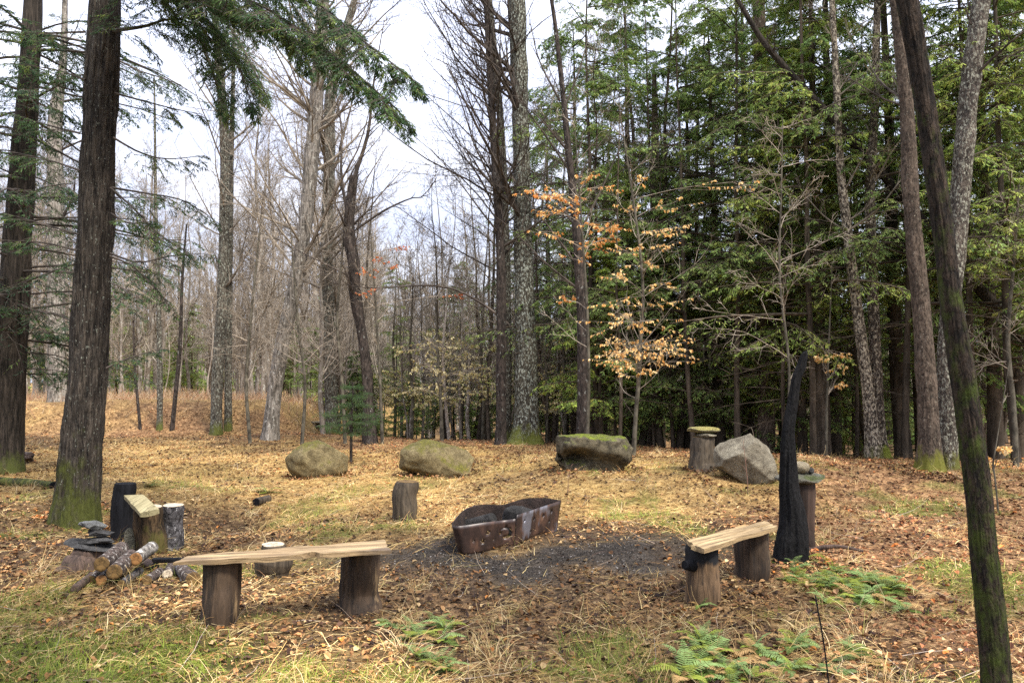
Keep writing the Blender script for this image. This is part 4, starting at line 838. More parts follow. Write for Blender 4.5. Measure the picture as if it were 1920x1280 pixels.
W_SOOT = stone('sooty_steel', (.012, .009, .008), (.07, .045, .035), None, .5, 6)
S_CHARST = stone('sooty_rock', (.01, .01, .01), (.075, .07, .065), None, .5, 9)
def fire_ring():
    z0, z1 = .27, .352
    # footprint and rim lines, walking from the right corner round the back to the left tip and along the front
    rim = [(1050, 937, .36), (1020, 933, .36), (985, 934, .345), (960, 941, .31), (940, 946, .285), (918, 945, .28), (893, 947, .28), (868, 957, .275), (853, 975, .27), (850, 986, .27),
           (880, 983, .275), (915, 978, .285), (943, 975, .275), (967, 972, .29)]
    pan = [(967, 965, .325), (1000, 954, .335), (1028, 945, .345), (1050, 938, .355)]
    root = thing('fire_ring', 'rusty oval steel fire ring with star and moon cutouts', 'fire ring', tuple(G(950, 1030)))
    o = np.array(root.location)
    def ringline(pts, n):
        W = np.array([zpt(p[0], p[1], p[2]) for p in pts]); q = catmull(W, n); return q
    def wall(name, W, n, holes, th, mat, inset):
        L = np.r_[0, np.cumsum(np.linalg.norm(np.diff(W[:, :2], axis=0), axis=1))]; tot = L[-1]
        pts = []; edges = []
        nu = int(tot / .035); nv = 8
        for a in range(nu + 1):
            for b in range(nv + 1): pts.append((tot * a / nu, b / nv * .3))
        gi = lambda a, b: a * (nv + 1) + b
        for a in range(nu): edges += [(gi(a, 0), gi(a + 1, 0)), (gi(a, nv), gi(a + 1, nv))]
        for b in range(nv): edges += [(gi(0, b), gi(0, b + 1)), (gi(nu, b), gi(nu, b + 1))]
        polys = []
        for h in holes:
            k0 = len(pts); pts += h; edges += [(k0 + k, k0 + (k + 1) % len(h)) for k in range(len(h))]; polys.append(np.array(h))
        vo, eo, fo, *_ = geometry.delaunay_2d_cdt([Vector(p) for p in pts], edges, [], 0, 1e-6)
        vo = np.array([v[:] for v in vo])
        def inside(c, P):
            x, y = c; r = False
            for k in range(len(P)):
                x1, y1 = P[k]; x2, y2 = P[k - 1]
                if (y1 > y) != (y2 > y) and x < (x2 - x1) * (y - y1) / (y2 - y1) + x1: r = not r
            return r
        tri = [f for f in fo if len(f) == 3 and not any(inside(vo[list(f)].mean(0), P) for P in polys)]
        x = np.interp(vo[:, 0], L, W[:, 0]); y = np.interp(vo[:, 0], L, W[:, 1]); z = np.interp(vo[:, 0], L, W[:, 2]); k = vo[:, 1] / .3
        c = W[:, :2].mean(0) if inset is None else np.array(inset)
        sc = 1 - (.07 + .1 * (x < c[0] - .25)) * (1 - k); X = c[0] + (x - c[0]) * sc; Yy = c[1] + (y - c[1]) * sc
        gz = height(X, Yy) - .01; Z = gz + (z - gz) * k
        w = .006 * fbm(x * 4, y * 4, Z * 5, 3, 2); X = X + w; Yy = Yy + w
        mb = MB(); mb.add(np.stack([X, Yy, Z], 1), np.array(tri)); ob = mb.obj(name, [mat], root, origin=o)
        md = ob.modifiers.new('thickness', 'SOLIDIFY'); md.thickness = th; md.offset = 1; md.material_offset = 1; ob.data.materials.append(W_SOOT)
        return ob
    def star(u, v, r, n=4, rot=0, inner=.36):
        r = r * 1.35
        return [(u + (r if k % 2 == 0 else r * inner) * math.cos(rot + math.pi * k / n), v + (r if k % 2 == 0 else r * inner) * math.sin(rot + math.pi * k / n)) for k in range(2 * n)]
    def moon(u, v, r):
        a = [(u + r * math.cos(t), v + r * math.sin(t)) for t in np.linspace(-2.0, 2.6, 22)]
        b = [(u - r * .3 + r * .78 * math.cos(t), v + r * .1 + r * .78 * math.sin(t)) for t in np.linspace(2.35, -1.75, 18)]
        return a + b
    m, N, Lk, b = newmat('rusty_steel', .42, .5)
    tc = N.new('ShaderNodeTexCoord'); n1 = noise(N, Lk, tc.outputs['Object'], 7, 7, .65, (1, 1, .6)); n2 = noise(N, Lk, tc.outputs['Object'], 3.2, 4, .6, (1, 1, .4))
    r1 = ramp(N, [(.3, (.01, .007, .006)), (.5, (.035, .02, .015)), (.62, (.08, .042, .027)), (.75, (.18, .1, .055))]); Lk.new(n1.outputs['Fac'], r1.inputs[0])
    r2 = ramp(N, [(.52, 0), (.62, 1)]); Lk.new(n2.outputs['Fac'], r2.inputs[0]); Lk.new(mixc(N, Lk, r2.outputs[0], r1.outputs[0], (.24, .24, .27)), b.inputs['Base Color'])
    mt = N.new('ShaderNodeMath'); mt.operation = 'MULTIPLY'; mt.inputs[1].default_value = .7; Lk.new(r2.outputs[0], mt.inputs[0]); Lk.new(mt.outputs[0], b.inputs['Metallic'])
    bump(N, Lk, b, n1.outputs['Fac'], .3, .01)
    W = ringline(rim, 90); L = np.r_[0, np.cumsum(np.linalg.norm(np.diff(W[:, :2], axis=0), axis=1))]; tot = L[-1]
    c = W[:, :2].mean(0)
    def u_at(px):                   # arc length of the front wall under an image column
        j = [k for k in range(55, 90)]; pp = [960 + F * W[k, 0] / (W[k, 1] * cp + (W[k, 2] - CAMZ) * sp) for k in j]
        return L[j[int(np.argmin(np.abs(np.array(pp) - px)))]]
    holes = [star(u_at(915), .19, .026, 4, .3), star(u_at(905), .115, .028, 5, .3, .35), star(u_at(884), .13, .018, 4, .2, .2), star(u_at(940), .16, .021, 5, .5, .4), star(u_at(927), .11, .012, 4, .1),
             moon(u_at(950), .16, .062), star(u_at(915) - 1.25, .2, .024, 4, .2)]
    wall('band', W, 0, holes, .005, m, c)
    W2 = ringline(pan, 30); W2[:, :2] += nrm((W2[:, :2] - c)) * .012
    L2 = np.linalg.norm(W2[-1, :2] - W2[0, :2])
    wall('overlap_panel', W2, 0, [star(L2 * .18, .22, .018, 4), star(L2 * .4, .2, .022, 4, .2), star(L2 * .62, .2, .026, 4), star(L2 * .8, .22, .022, 4, .1), star(L2 * .78, .13, .014, 4), star(L2 * .35, .08, .016, 4)], .005, m, c)
    log('charred_log', zpt(945, 975, .12), zpt(990, 958, .17), .105, [S_CHARST, S_CHARST], 3, 'rounded charred log chunk inside the fire ring', 'log', r1=.12, rough=.2)
    rock('charred_chunk', np.array([.06, 7.72, .04]), (.34, .26, .3), 5, S_CHARST, 'rough black lump of burnt wood at the fire ring middle', 'burnt log', 3, nz=.16, sink=0, sub=4)
    log('charred_log', zpt(868, 990, .08), zpt(925, 972, .21), .07, [S_CHARST, S_CHARST], 4, 'long burnt log leaning on the left inside of the fire ring', 'log', r1=.06, rough=.2)
fire_ring()

def benches():
    # left bench
    A, B = zpt(405, 1027, .455), zpt(340, 1051, .44)     # left end: far edge, near edge
    D, C = zpt(722, 1012, .475), zpt(733, 1029, .475)
    root = thing('log_bench', 'long live edge plank bench on two dark log legs', 'bench', (float(A[0]), float(B[1]), H(A[0], B[1])))
    A = zpt(352, 1041, .45)
    w = float(np.linalg.norm(C - D))
    ef = lambda u: -.055 * np.exp(-((u - .62) / .035) ** 2) - .02 * np.sin(u * 9) * .5 + .012
    mp = wood('weathered_slab', (.11, .065, .03), (.42, .3, .16), 20, (.06, 1, 1), blotch=(3.5, .58, (.12, .085, .055), (.3, 1, 1)), bs=1, rot=-math.atan2((C - B)[1], (C - B)[0]))
    plank('seat', root, A, B + np.array([-.03, -.02, 0]), C, D, .045, mp, 5, .014, 60, 9, edgefn=ef, thin=[(0, .45), (.15, .9), (.6, 1), (.9, .8), (1, .7)])
    for px, py, wpx, sd, tz in ((412, 1178, 66, 3, .405), (675, 1156, 72, 7, .428)):
        b = G(px, py - 14); r = wpx / 2 / F * b[1]; upright('leg', root, b, tz - b[2], r, [W_LEG, W_END], sd, r * 1.0, rough=.11, lean=(0, .02), flare=.06 if sd == 3 else .16, fl=.09, S=64)
    # right bench
    A, B, C, D = zpt(1287, 1012, .45), zpt(1319, 1028, .45), zpt(1456, 987, .45), zpt(1434, 976, .45)
    root = thing('log_bench', 'short bench of two split boards beside the charred snag', 'bench', (float(B[0]), float(B[1]), H(B[0], B[1])))
    W_PLANKY = wood('split_board', (.12, .075, .035), (.46, .33, .17), 22, (.06, 1, 1), blotch=(4, .6, (.16, .11, .06), (.3, 1, 1)), bs=1, rot=-math.atan2((D - A)[1], (D - A)[0]))
    M1, M2 = A + (B - A) * .44, D + (C - D) * .44; N1, N2 = A + (B - A) * .5, D + (C - D) * .5
    plank('seat_board', root, A, M1, M2 + (D - A) * -.0, D, .035, W_PLANKY, 8, .01, 40, 5)
    plank('seat_board', root, N1 + (A - D) * .02, B, C + (C - B) * .02, N2, .038, W_PLANKY, 9, .012, 40, 5)
    b = G(1316, 1128); r = 31 / F * b[1]; leg = upright('leg', root, b, .41 - b[2], r, [W_BURN, W_CHAR], 12, r * .93, rough=.1, flare=.08, fl=.06)
    leg['label'] = 'leg burnt black at the top with a side stub'
    mb = MB(); kx = P3(1303, 1060, b[1] - .05); cyl(mb, [kx, kx + np.array([-.05, -.04, .015]), kx + np.array([-.085, -.06, .02])], [.045, .04, .034], 16, 5); mb.obj('branch_stub', [W_CHAR, W_CHAR], leg, origin=b)
    b = G(1410, 1082); r = 31 / F * b[1]; upright('leg', root, b, .41 - b[2], r, [W_LEG, W_END], 15, r, rough=.08, flare=.04, fl=.05)
benches()

def snag():
    pts = [(1481, 1052, 62), (1486, 1015, 58), (1486, 965, 46), (1480, 915, 35), (1480, 855, 29), (1480, 810, 23), (1486, 760, 19), (1493, 710, 16), (1501, 690, 16), (1506, 672, 13), (1510, 662, 9), (1512, 657, 1)]
    W, R, Y = px_path(pts); o = W[0].copy(); o[2] += .12
    mb = MB(); v, f, PP, RR = trunk_mesh(W, R, 110, 260, 44, .14, .3, .1, lump=.2); mb.add(v, f)
    tag(mb.obj('charred_snag', [W_SNAG], origin=o, loc=tuple(o)), 'tall black charred snag tapering to a bent tip', 'burnt trunk')
snag()

def stumps():
    b = G(760, 974); r = 22.5 / F * b[1]
    upright('upright_log', None, b, 70 / F * b[1], r, [W_DK, W_ENDD], 21, r * .97, rough=.1, label='upright log seat standing alone beyond the fire ring', cat='log seat', fl=.05)
    b = G(1318, 882); Y = b[1]; h = 62 / F * Y
    upright('tree_stump', None, b, h, 24 / F * Y, [W_DK, W_ENDD], 22, 20 / F * Y, rough=.1, flare=.45, label='old cut stump carrying a yellow topped flat stone', cat='stump', fl=.1)
    q = np.array([b[0], Y, b[2] + h])
    rock('flat_stone', q + np.array([.05, -.03, .0]), (36 / F * Y, .3, .07), 31, S_GREY, 'small grey flat stone wedged under the yellow one on the stump', 'stone', 3, sink=0, sub=4, smooth=False)
    rock('flat_stone', q + np.array([0.02, 0, .065]), (60 / F * Y, .36, .09), 32, S_YEL, 'yellow lichen covered flat stone crowning the old stump', 'stone', 3, sink=0, sub=4)
    b = G(1508, 1024); Y = b[1]; zt = P3(1508, 906, Y)[2]
    upright('tree_stump', None, b, zt - b[2], 20 / F * Y, [W_REDD, W_ENDD], 23, 23 / F * Y, rough=.07, label='reddish post like stump half hidden behind the charred snag', cat='stump')
    rock('flat_stone', (b[0] - .02, Y, zt), (98 / F * Y, .36, .1), 33, S_GREEN, 'long flat stone lying on the stump behind the charred snag', 'stone', 4, sink=0, sub=4)
    q = (b[0] - .02, Y, zt + .095)
    rock('round_stone', q, (.16, .16, .11), 34, S_ROUND, 'rounded tan stone on top of the long flat stone', 'stone', 0, sink=0, sub=4, e=.95)
    rock('small_stone', (b[0] + .075, Y, zt + .093), (.06, .08, .06), 35, S_SLATE, 'little dark stone leaning on the rounded tan stone', 'stone', 4, sink=0, sub=3)
    # squat stump behind the left bench
    b = G(507, 1080); Y = b[1]; zt = P3(505, 1020, Y)[2]
    upright('tree_stump', None, b, zt - b[2], 26 / F * Y, [W_DK, W_PALE], 24, 24 / F * Y, rough=.12, prof=[(0, .95), (.25, 1.12), (.55, 1.35), (.68, 1.3), (.8, .85), (1, .85)], lean=(.03, 0), label='squat wedge shaped stump seen under the long bench', cat='stump', fl=.06)
    b = G(480, 949); log('log_end', b + [0, 0, .055], b + np.array([.06, .32, .05]), .055, [W_DK, W_CHAR], 26, 'short dark log lying end on in the grass', 'log')
W_DK = wood('grey_brown_log', (.012, .009, .006), (.1, .075, .048), 18, (1, 1, .1), blotch=(6, .66, (.3, .26, .18), (1, 1, .2)), bs=1)
W_REDD = wood('red_brown_log', (.01, .007, .005), (.065, .038, .026), 16, (1, 1, .1), bs=1)
S_ROUND = stone('tan_stone', (.26, .21, .13), (.44, .37, .25), None, .5, 9)
stumps()

def woodpile():
    # three standing rounds and the board across them
    b = G(231, 1018); Y = b[1]; upright('log_round', None, b, .445 - b[2], 20 / F * Y, [W_CHAR, W_CHAR], 41, label='black charred log round standing beside the mossy tree', cat='log round')
    b2 = G(281, 1036); Y = b2[1]; upright('log_round', None, b2, .385 - b2[2], 27 / F * Y, [W_BROWNLOG, W_PALE], 42, 25 / F * Y, label='brown barked log round holding up one end of the board', cat='log round', rough=.06)
    b3 = G(322, 1032); Y = b3[1]; upright('log_round', None, b3, .37 - b3[2], 18.5 / F * Y, [W_GREYLOG, W_PALE], 43, label='grey speckled log round, slimmest of the three standing together', cat='log round', rough=.06)
    A, B, C, D = P3(232, 928, 7.55), P3(268, 926, 7.55), P3(298, 954, 6.95), P3(263, 961, 6.9)
    plank('board', None, A, B, C, D, .05, wood('mossy_board', (.12, .1, .045), (.33, .28, .15), 14, (1, .1, 1)), 44, .003, 12, 5, label='thick weathered board resting across the standing log rounds', cat='board', wob=.002)
    b = G(243, 1040); rock('leaning_stone', b, (.1, .05, .27), 45, stone('olive_slab', (.1, .09, .06), (.24, .22, .15)), 'upright thin stone leaning between the log rounds', 'stone', 2, sink=.05, sub=4, tilt=(0, -.15))
    # stump with flat stones
    b = G(170, 1062); Y = b[1]; zt = P3(170, 1026, Y)[2]
    upright('tree_stump', None, b, zt - b[2] - .01, 34 / F * Y, [W_DK2, W_DK2], 46, 26 / F * Y, rough=.15, flare=.7, fl=.12, label='low dark splayed stump under the pile of slates', cat='stump')
    z = zt - .012
    for k, (px, w, th, dx, m, lb, tl) in enumerate(((166, 98, .04, 0, S_SLATE, 'widest pale slate, lowest of the pile on the low stump', (.05, .1)), (181, 68, .055, 0, S_SLATE, 'black slate, second from the bottom of the pile', (0, 0)),
                                               (184, 66, .05, 0, S_SLATE, 'dark grey slate, third up in the pile', (0, .12)), (174, 46, .075, 0, S_GREYT, 'rounded grey stone topping the pile of slates', (.15, .32)))):
        x = P3(px, 1020, Y)[0]; rock('slate', (x, Y, z), (w / F * Y, .26 - .03 * k, th), 50 + k, m, lb, 'stone', 7, sink=0, sub=4, tilt=tl, rz=.4 * k, smooth=False, e=.6, nz=.12, pl=(.5, .8)); z += th * .8 + (.02 if k == 2 else .012)
    # split and round firewood
    def fw(px, py, r, fx, fy, dl, seed, label, up=False, m=W_BIRCH, e=W_ENDD, Yn=None):
        g = G(px, py + r); Y = Yn or g[1]; rr = r / F * Y; a = P3(px, py, Y); a[2] = max(a[2], H(a[0], a[1]) + rr * .8)
        bb = P3(fx, fy, Y + dl); bb[2] = max(bb[2], H(bb[0], bb[1]) + rr * .8)
        log('firewood_log', a, bb, rr, [m, e], seed, label, 'log', 'firewood logs heaped by the standing rounds')
    fw(190, 1088, 10, 215, 1066, .42, 61, 'bottom firewood log with a small orange cut end', e=W_ENDO)
    fw(171, 1086, 8, 196, 1064, .4, 62, 'dark bottom log at the stump side of the heap')
    fw(214, 1072, 14, 245, 1042, .42, 64, 'firewood log in the middle of the top row', Yn=6.0)
    fw(190, 1057, 14, 228, 1028, .45, 63, 'largest firewood log, top row nearest the slates', Yn=6.05)
    fw(254, 1048, 12, 285, 1026, .36, 65, 'white barked firewood log with orange cut end on top', m=bark('bark_white', (.06, .05, .045), (.26, .235, .2), 22, 1, None, 1, .3, (.6, .58, .52), .6, 20), e=W_ENDO, Yn=6.25)
    fw(228, 1095, 8, 262, 1070, .4, 66, 'knobbly thin log lying against the heap front', m=W_GREYLOG)
    fw(275, 1088, 9, 300, 1072, .3, 67, 'dark split log low in the heap'); fw(314, 1076, 9, 322, 1060, .36, 68, 'small pale cut log lying apart near the bench', e=W_PALE)
    fw(362, 1085, 13, 340, 1068, .4, 69, 'firewood log just behind the long bench leg'); fw(140, 1104, 8, 172, 1080, .4, 70, 'shaggy barked stick at the outer edge of the heap', m=W_DK2, e=W_DK2)
    fw(344, 1090, 4, 332, 1062, .3, 71, 'thin stick leaning between two firewood logs', m=W_GREYLOG); fw(290, 1062, 8, 262, 1060, .25, 72, 'dark short piece beside the white barked log', m=W_DK2, e=W_CHAR)
    a = zpt(345, 1052, .42); log('charred_branch', zpt(290, 1050, .34), zpt(355, 1049, .425), .022, [W_CHAR, W_CHAR], 73, 'black branch poking out past the bench end', 'branch', r1=.015, rough=.3)
W_DK2 = wood('rotten_wood', (.018, .012, .009), (.11, .07, .05), 14, (1, 1, .3), bs=1)
W_ENDO = wood('orange_sawn_end', (.17, .075, .022), (.3, .15, .05), 12, (1, 1, 1), bs=.3)
S_GREYT = stone('grey_top_stone', (.13, .13, .13), (.27, .27, .25), None, .5, 9)
woodpile()

S_BOULD = stone('boulder_grey', (.09, .072, .048), (.38, .335, .24), (.13, .12, .05), .86, 7)
def boulders():
    b = G(598, 893); Y = b[1]
    rock('boulder', b, (112 / F * Y, .8, 80 / F * Y), 81, S_MOSSY, 'olive rounded boulder beside the little fir', sink=.2, planes=4, e=.9, nz=.11, rz=.2, tilt=(0, -.12), pl=(.7, .95))
    b = G(822, 891); Y = b[1]
    rock('boulder', b, (140 / F * Y, .85, 78 / F * Y), 82, S_MOSSY, 'long low mossy boulder behind the lone log seat', sink=.2, planes=4, e=.85, nz=.11, rz=-.1, tilt=(0, .13), pl=(.7, .95))
    b = G(1110, 880); Y = b[1]
    def hollow(v):
        d = np.exp(-(((v[:, 0] + .5) / .34) ** 2 + ((v[:, 2] + .2) / .3) ** 2)) * (v[:, 1] < 0); v[:, 1] += 1.2 * d
        d = np.exp(-(((v[:, 0] - .2) / .45) ** 2 + ((v[:, 2] + .45) / .3) ** 2)) * (v[:, 1] < 0); v[:, 1] += .25 * d; return v
    rock('boulder', b, (138 / F * Y, .8, 76 / F * Y), 83, S_HOLLOW, 'undercut boulder with a hollow and bright moss on top', planes=2, e=.52, pl=(.8, .95), nz=.13, rz=.1, fn=hollow, up=[((0, 0, 1), .8), ((-.1, -1, -.5), .8)])
    b = G(1404, 900); Y = b[1]
    rock('boulder', b, (132 / F * Y, .9, 112 / F * Y), 84, S_BOULD, 'grey angular boulder with a slanted bare top', planes=3, pl=(.75, .92), e=.92, nz=.1, rz=.0, sink=.14,
         up=[((-.72, -.35, .9), .52), ((.75, -.3, .65), .52), ((.25, -1, .12), .55), ((-.4, -1, -.5), .62), ((1, -.2, .1), .68), ((-1, 0, .1), .85), ((.1, .8, 1), .6)])
    b = G(1616, 857); Y = b[1]; rock('small_rock', b, (30 / F * Y, .25, 24 / F * Y), 85, S_SLATE, 'small dark rock lying below the mossy flaky trees', 'rock', 4)
    for k, (dy, w) in enumerate(((0, 42), (0, 36), (0, 44))):
        b = G(604, 810); Y = b[1] - .4; rock('stacked_stone', (b[0], Y, H(b[0], Y) + k * .125), (w / F * Y, .3, .13), 86 + k, S_GREY, ('lowest stone of the small stack beyond the olive boulder', 'middle stone of the small stack beyond the olive boulder', 'top stone of the small stack beyond the olive boulder')[k], 'stone', 4, sink=0, sub=3)
    b = G(955, 822); Y = b[1]; rock('moss_hummock', b, (48 / F * Y, .6, 20 / F * Y), 90, S_MOSSB, 'yellow moss hummock at the big lichen trunk foot', 'moss mound', 0, nz=.2, sink=.3)
    b = G(35, 868); Y = b[1]; rock('root_clump', b, (60 / F * Y, .4, 22 / F * Y), 91, W_DK2, 'low rotten root clump beside the dark left hemlock', 'roots', 5, nz=.3)
    log('mossy_log', G(-60, 900) + [0, 0, .04], G(100, 915) + [0, 0, .03], .06, [bark('bark_green', (.03, .03, .012), (.1, .11, .02), 10, .5), W_CHAR], 92, 'mossy fallen log lying left of the big mossy tree', 'log', rough=.3)
    log('fallen_branch', G(1518, 1036) + [0, 0, .02], G(1618, 1040) + [0, 0, .03], .02, [W_DK2, W_DK2], 93, 'dark fallen branch on the leaves right of the snag', 'branch', r1=.012, rough=.3, bend=.04)
    # thin rod
    g = GX(1547, 3.75); t = P3(1529, 1118, 3.8); mb = MB(); q = catmull(np.array([g + [0, 0, -.1], (g + t) / 2 + [.006, 0, 0], t]), 14); cyl(mb, q, np.full(14, .004), 8, 1, .02)
    tag(mb.obj('thin_rod', [W_CHAR, W_CHAR], origin=g, loc=tuple(g)), 'thin dark rod stuck upright among the front ferns', 'rod')
S_MOSSB = stone('bright_moss', (.16, .14, .03), (.3, .26, .05), (.2, .2, .02), .4, 9)
boulders()

def fir():
    W, R, Y = px_path([(658, 866, 6), (659, 800, 5), (661, 750, 4), (662, 716, 2)]); o = W[0].copy(); o[2] += .12
    root = thing('fir_sapling', 'little green fir sapling behind the olive boulder', 'fir tree', o); rng = np.random.default_rng(61)
    tb = MB(); v, f, PP, RR = trunk_mesh(W, R, 8, 20, 3, .02, .2, .1); tb.add(v, f); tb.obj('trunk', [B_DARK], root, origin=o)
    cb = MB(); px = lambda k: k / F * Y
    for zt, L, n in ((.36, .5, 7), (.45, .7, 9), (.56, .68, 9), (.68, .48, 8), (.81, .3, 7), (.92, .14, 5)):
        z0 = np.interp(zt, [0, 1], [PP[0, 2] + .12, PP[-1, 2]]); p = np.array([[np.interp(z0, PP[:, 2], PP[:, 0]), Y, z0]] * n)
        a = np.arange(n) / n * 6.28 + rng.uniform(0, 6); d = np.stack([np.cos(a), np.sin(a), rng.uniform(.05, .35, n)], 1); ln = L * rng.uniform(.65, 1.2, n)
        Q = grow(p, d, ln, 6, .05, -.04, rng); v, f = tubes(Q, taper(np.full(n, .005), 6, .4), 4); cb.add(v, f, 0, (.5, .5, .5))
        Q2, L2 = side_boughs(cb, Q, ln, rng, 10, .5, .002, .02)
        for QQ in (Q, Q2):
            M = 34; t = rng.random((len(QQ), M)); p3, tg = at_t(QQ, t); r_ = nrm(rng.normal(size=p3.shape) + [0, 0, .4]); dd = nrm(tg * .8 + r_).reshape(-1, 3)
            w = nrm(np.cross(dd, rng.normal(size=dd.shape))) * .0028; v, f = diamonds(p3.reshape(-1, 3), dd, w, rng.uniform(.03, .05, len(dd)))
            cb.add(v, f, 1, np.repeat(pick([(.06, .115, .045), (.1, .16, .05), (.045, .085, .045)], [3, 2, 2], len(dd), rng), 4, 0))
    cb.obj('crown', [B_DTWIG, M_NEEDLE], root, origin=o, cols=True, smooth=False)
fir()

PALE = [(.86, .62, .27), (.78, .5, .19), (.9, .7, .38), (.72, .4, .13)]; ORNG = [(.66, .32, .09), (.76, .46, .17), (.6, .24, .06)]; YELL = [(.6, .52, .26), (.68, .6, .36), (.45, .36, .15)]
def leaf_clusters(cb, PP, Y, cl, rng, cols, sz=.075, mat=2):
    for (cx, cy, rx, ry, n) in cl:
        c = P3(cx, cy, Y); j = int(np.argmin(np.abs(PP[:, 2] - (c[2] - .25)))); a = PP[j]
        c = c + [0, rng.uniform(-.4, .4), 0]
        Q = catmull(np.array([a, (a + c) / 2 + [0, 0, .05], c, c + nrm((c - a)[None])[0] * rx / F * Y * .8]), 8)[None]; ln = np.array([np.linalg.norm(Q[0, -1] - Q[0, 0])])
        v, f = tubes(Q, taper(np.array([.008]), 8, .3), 4); cb.add(v, f, 0, (.5, .5, .5))
        m = max(5, n // 4); R_ = np.array([rx * 1.25, rx, ry * .9]) / F * Y
        e = c + rng.normal(0, .62, (m, 3)) * R_; k = rng.integers(2, 7, m); s_ = Q[0, k]
        T = np.stack([s_, (s_ + e) / 2 + rng.normal(0, .02, (m, 3)), e, e + (e - s_) * .25], 1); v, f = tubes(T, taper(np.full(m, .0035), 4, .5), 3); cb.add(v, f, 0, (.5, .5, .5))
        t = rng.uniform(.35, 1, (m, 9)); p, tg = at_t(T, t); p = p.reshape(-1, 3); tg = tg.reshape(-1, 3)
        d = nrm(tg * .5 + rng.normal(0, .45, p.shape) + [0, 0, -.75]); nn = nrm(rng.normal(0, .6, p.shape) + [0, -.6, .6])
        L = sz * rng.uniform(.6, 1.15, len(p)); v, f = leaf_faces(p, d, nn, L, L * .27, .2); cb.add(v, f, mat, np.repeat(pick(cols, [1] * len(cols), len(p), rng), 6, 0))
def beech(name, label, pts, Y, cl, cols, seed, mat=None, n1=14, L1=1.5, z0=1.2, sz=.068):
    hero(name, label, pts, mat or B_SAP, Y=Y, seed=seed, n1=n1, L1=L1, z0=z0, ext=1.2, flare=.15, S=10, n=40, twig=B_TWIG, m2=5, m3=3, fine=.003,
         extra=lambda cb, PP, RR, rng, Y: leaf_clusters(cb, PP, Y, cl, rng, cols, sz))
B_SAP = bark('bark_sapling', (.035, .03, .022), (.13, .115, .085), 9, .5, None, bs=0)
beech('beech_sapling', 'beech sapling holding layered tan leaves before the dark hemlocks', [(1187, 842, 9), (1192, 780, 8), (1197, 720, 8), (1201, 640, 7), (1206, 560, 6), (1200, 470, 5), (1188, 380, 4), (1176, 300, 3)], 14.5,
      [(1200, 572, 55, 8, 42), (1165, 588, 30, 8, 24), (1190, 612, 60, 10, 70), (1235, 640, 40, 10, 60), (1175, 645, 45, 10, 60), (1210, 660, 60, 10, 80), (1160, 672, 40, 9, 50), (1205, 685, 50, 8, 60), (1250, 665, 30, 8, 35), (1190, 700, 24, 7, 20),
       (1232, 530, 30, 6, 22), (1240, 440, 30, 9, 28), (1215, 465, 30, 9, 24), (1165, 470, 24, 8, 20), (1255, 382, 24, 7, 16), (1225, 495, 30, 9, 20), (1150, 520, 22, 6, 14), (1200, 380, 24, 8, 14), (1265, 425, 24, 7, 14), (1185, 340, 22, 7, 10), (1350, 350, 30, 8, 12)], PALE, 301, L1=2.0, n1=24)
beech('beech_sapling', 'young beech with orange leaves before the slim dark limbed tree', [(1100, 830, 7), (1104, 700, 6), (1100, 560, 5), (1092, 440, 4), (1085, 340, 3)], 14.8,
      [(1130, 430, 34, 12, 70), (1110, 455, 24, 8, 40), (1155, 440, 22, 8, 30), (1060, 378, 30, 8, 50), (1025, 372, 28, 8, 50), (995, 365, 20, 6, 22), (1040, 392, 30, 7, 36), (1075, 405, 20, 6, 20), (1120, 345, 24, 6, 22), (1020, 440, 24, 8, 20), (1085, 480, 22, 9, 26), (1100, 340, 20, 6, 12), (1070, 560, 14, 6, 8)], ORNG + PALE[:1], 302, n1=10)
beech('beech_sapling', 'pale leaved sapling in the thicket behind the long mossy boulder', [(828, 800, 7), (826, 740, 6), (822, 680, 5), (818, 600, 3)], 21,
      [(810, 650, 40, 14, 80), (850, 670, 36, 12, 50), (800, 690, 30, 12, 40), (860, 700, 40, 12, 50), (820, 720, 40, 12, 50), (880, 735, 36, 10, 40), (790, 730, 24, 8, 24), (840, 640, 30, 8, 24), (905, 690, 24, 8, 20)], YELL, 303, sz=.08)
_r = np.random.default_rng(9)
for k, (px, Y, cx, rx, y0, y1, lb) in enumerate(((772, 24, 775, 45, 650, 760, 'leftmost yellow leaved sapling in the thicket behind the boulders'), (905, 23, 900, 55, 640, 750, 'yellow leaved sapling just left of the slender dark tree'), (865, 26, 860, 60, 600, 740, 'tall yellow leaved sapling in the thicket behind the long boulder'),
                                              (1060, 22, 1050, 35, 640, 780, 'yellow leaved sapling between the lichen trunk and the limbed tree'), (740, 27, 735, 35, 690, 770, 'farthest yellow leaved sapling behind the crooked tree'))):
    beech('beech_sapling', lb, [(px, 812, 6), (px + 2, 740, 6), (px - 3, 660, 5), (px, 590, 3)], Y,
          [(cx + _r.uniform(-rx, rx), _r.uniform(y0, y1), 30, 9, 36) for q in range(11)], YELL + [(.42, .46, .14)], 320 + k, sz=.1, n1=10)
beech('beech_sapling', 'small pale leaved sapling just right of the big lichen trunk', [(1024, 815, 5), (1026, 760, 5), (1024, 700, 4), (1020, 660, 3)], 20,
      [(1020, 700, 14, 10, 20), (1028, 730, 16, 10, 24), (1018, 755, 14, 8, 20), (1030, 770, 12, 6, 12)], YELL, 304, n1=6, L1=.7, z0=.8)
beech('beech_sapling', 'thin sapling with red orange leaves by the crooked dark tree', [(716, 805, 6), (712, 700, 5), (706, 600, 4), (700, 510, 3)], 20.3,
      [(690, 512, 20, 7, 14), (715, 490, 16, 6, 10), (740, 500, 20, 7, 10), (680, 550, 16, 6, 8), (745, 462, 14, 5, 6), (860, 550, 14, 5, 8)], [(.6, .16, .07), (.62, .28, .1)], 305, n1=12)
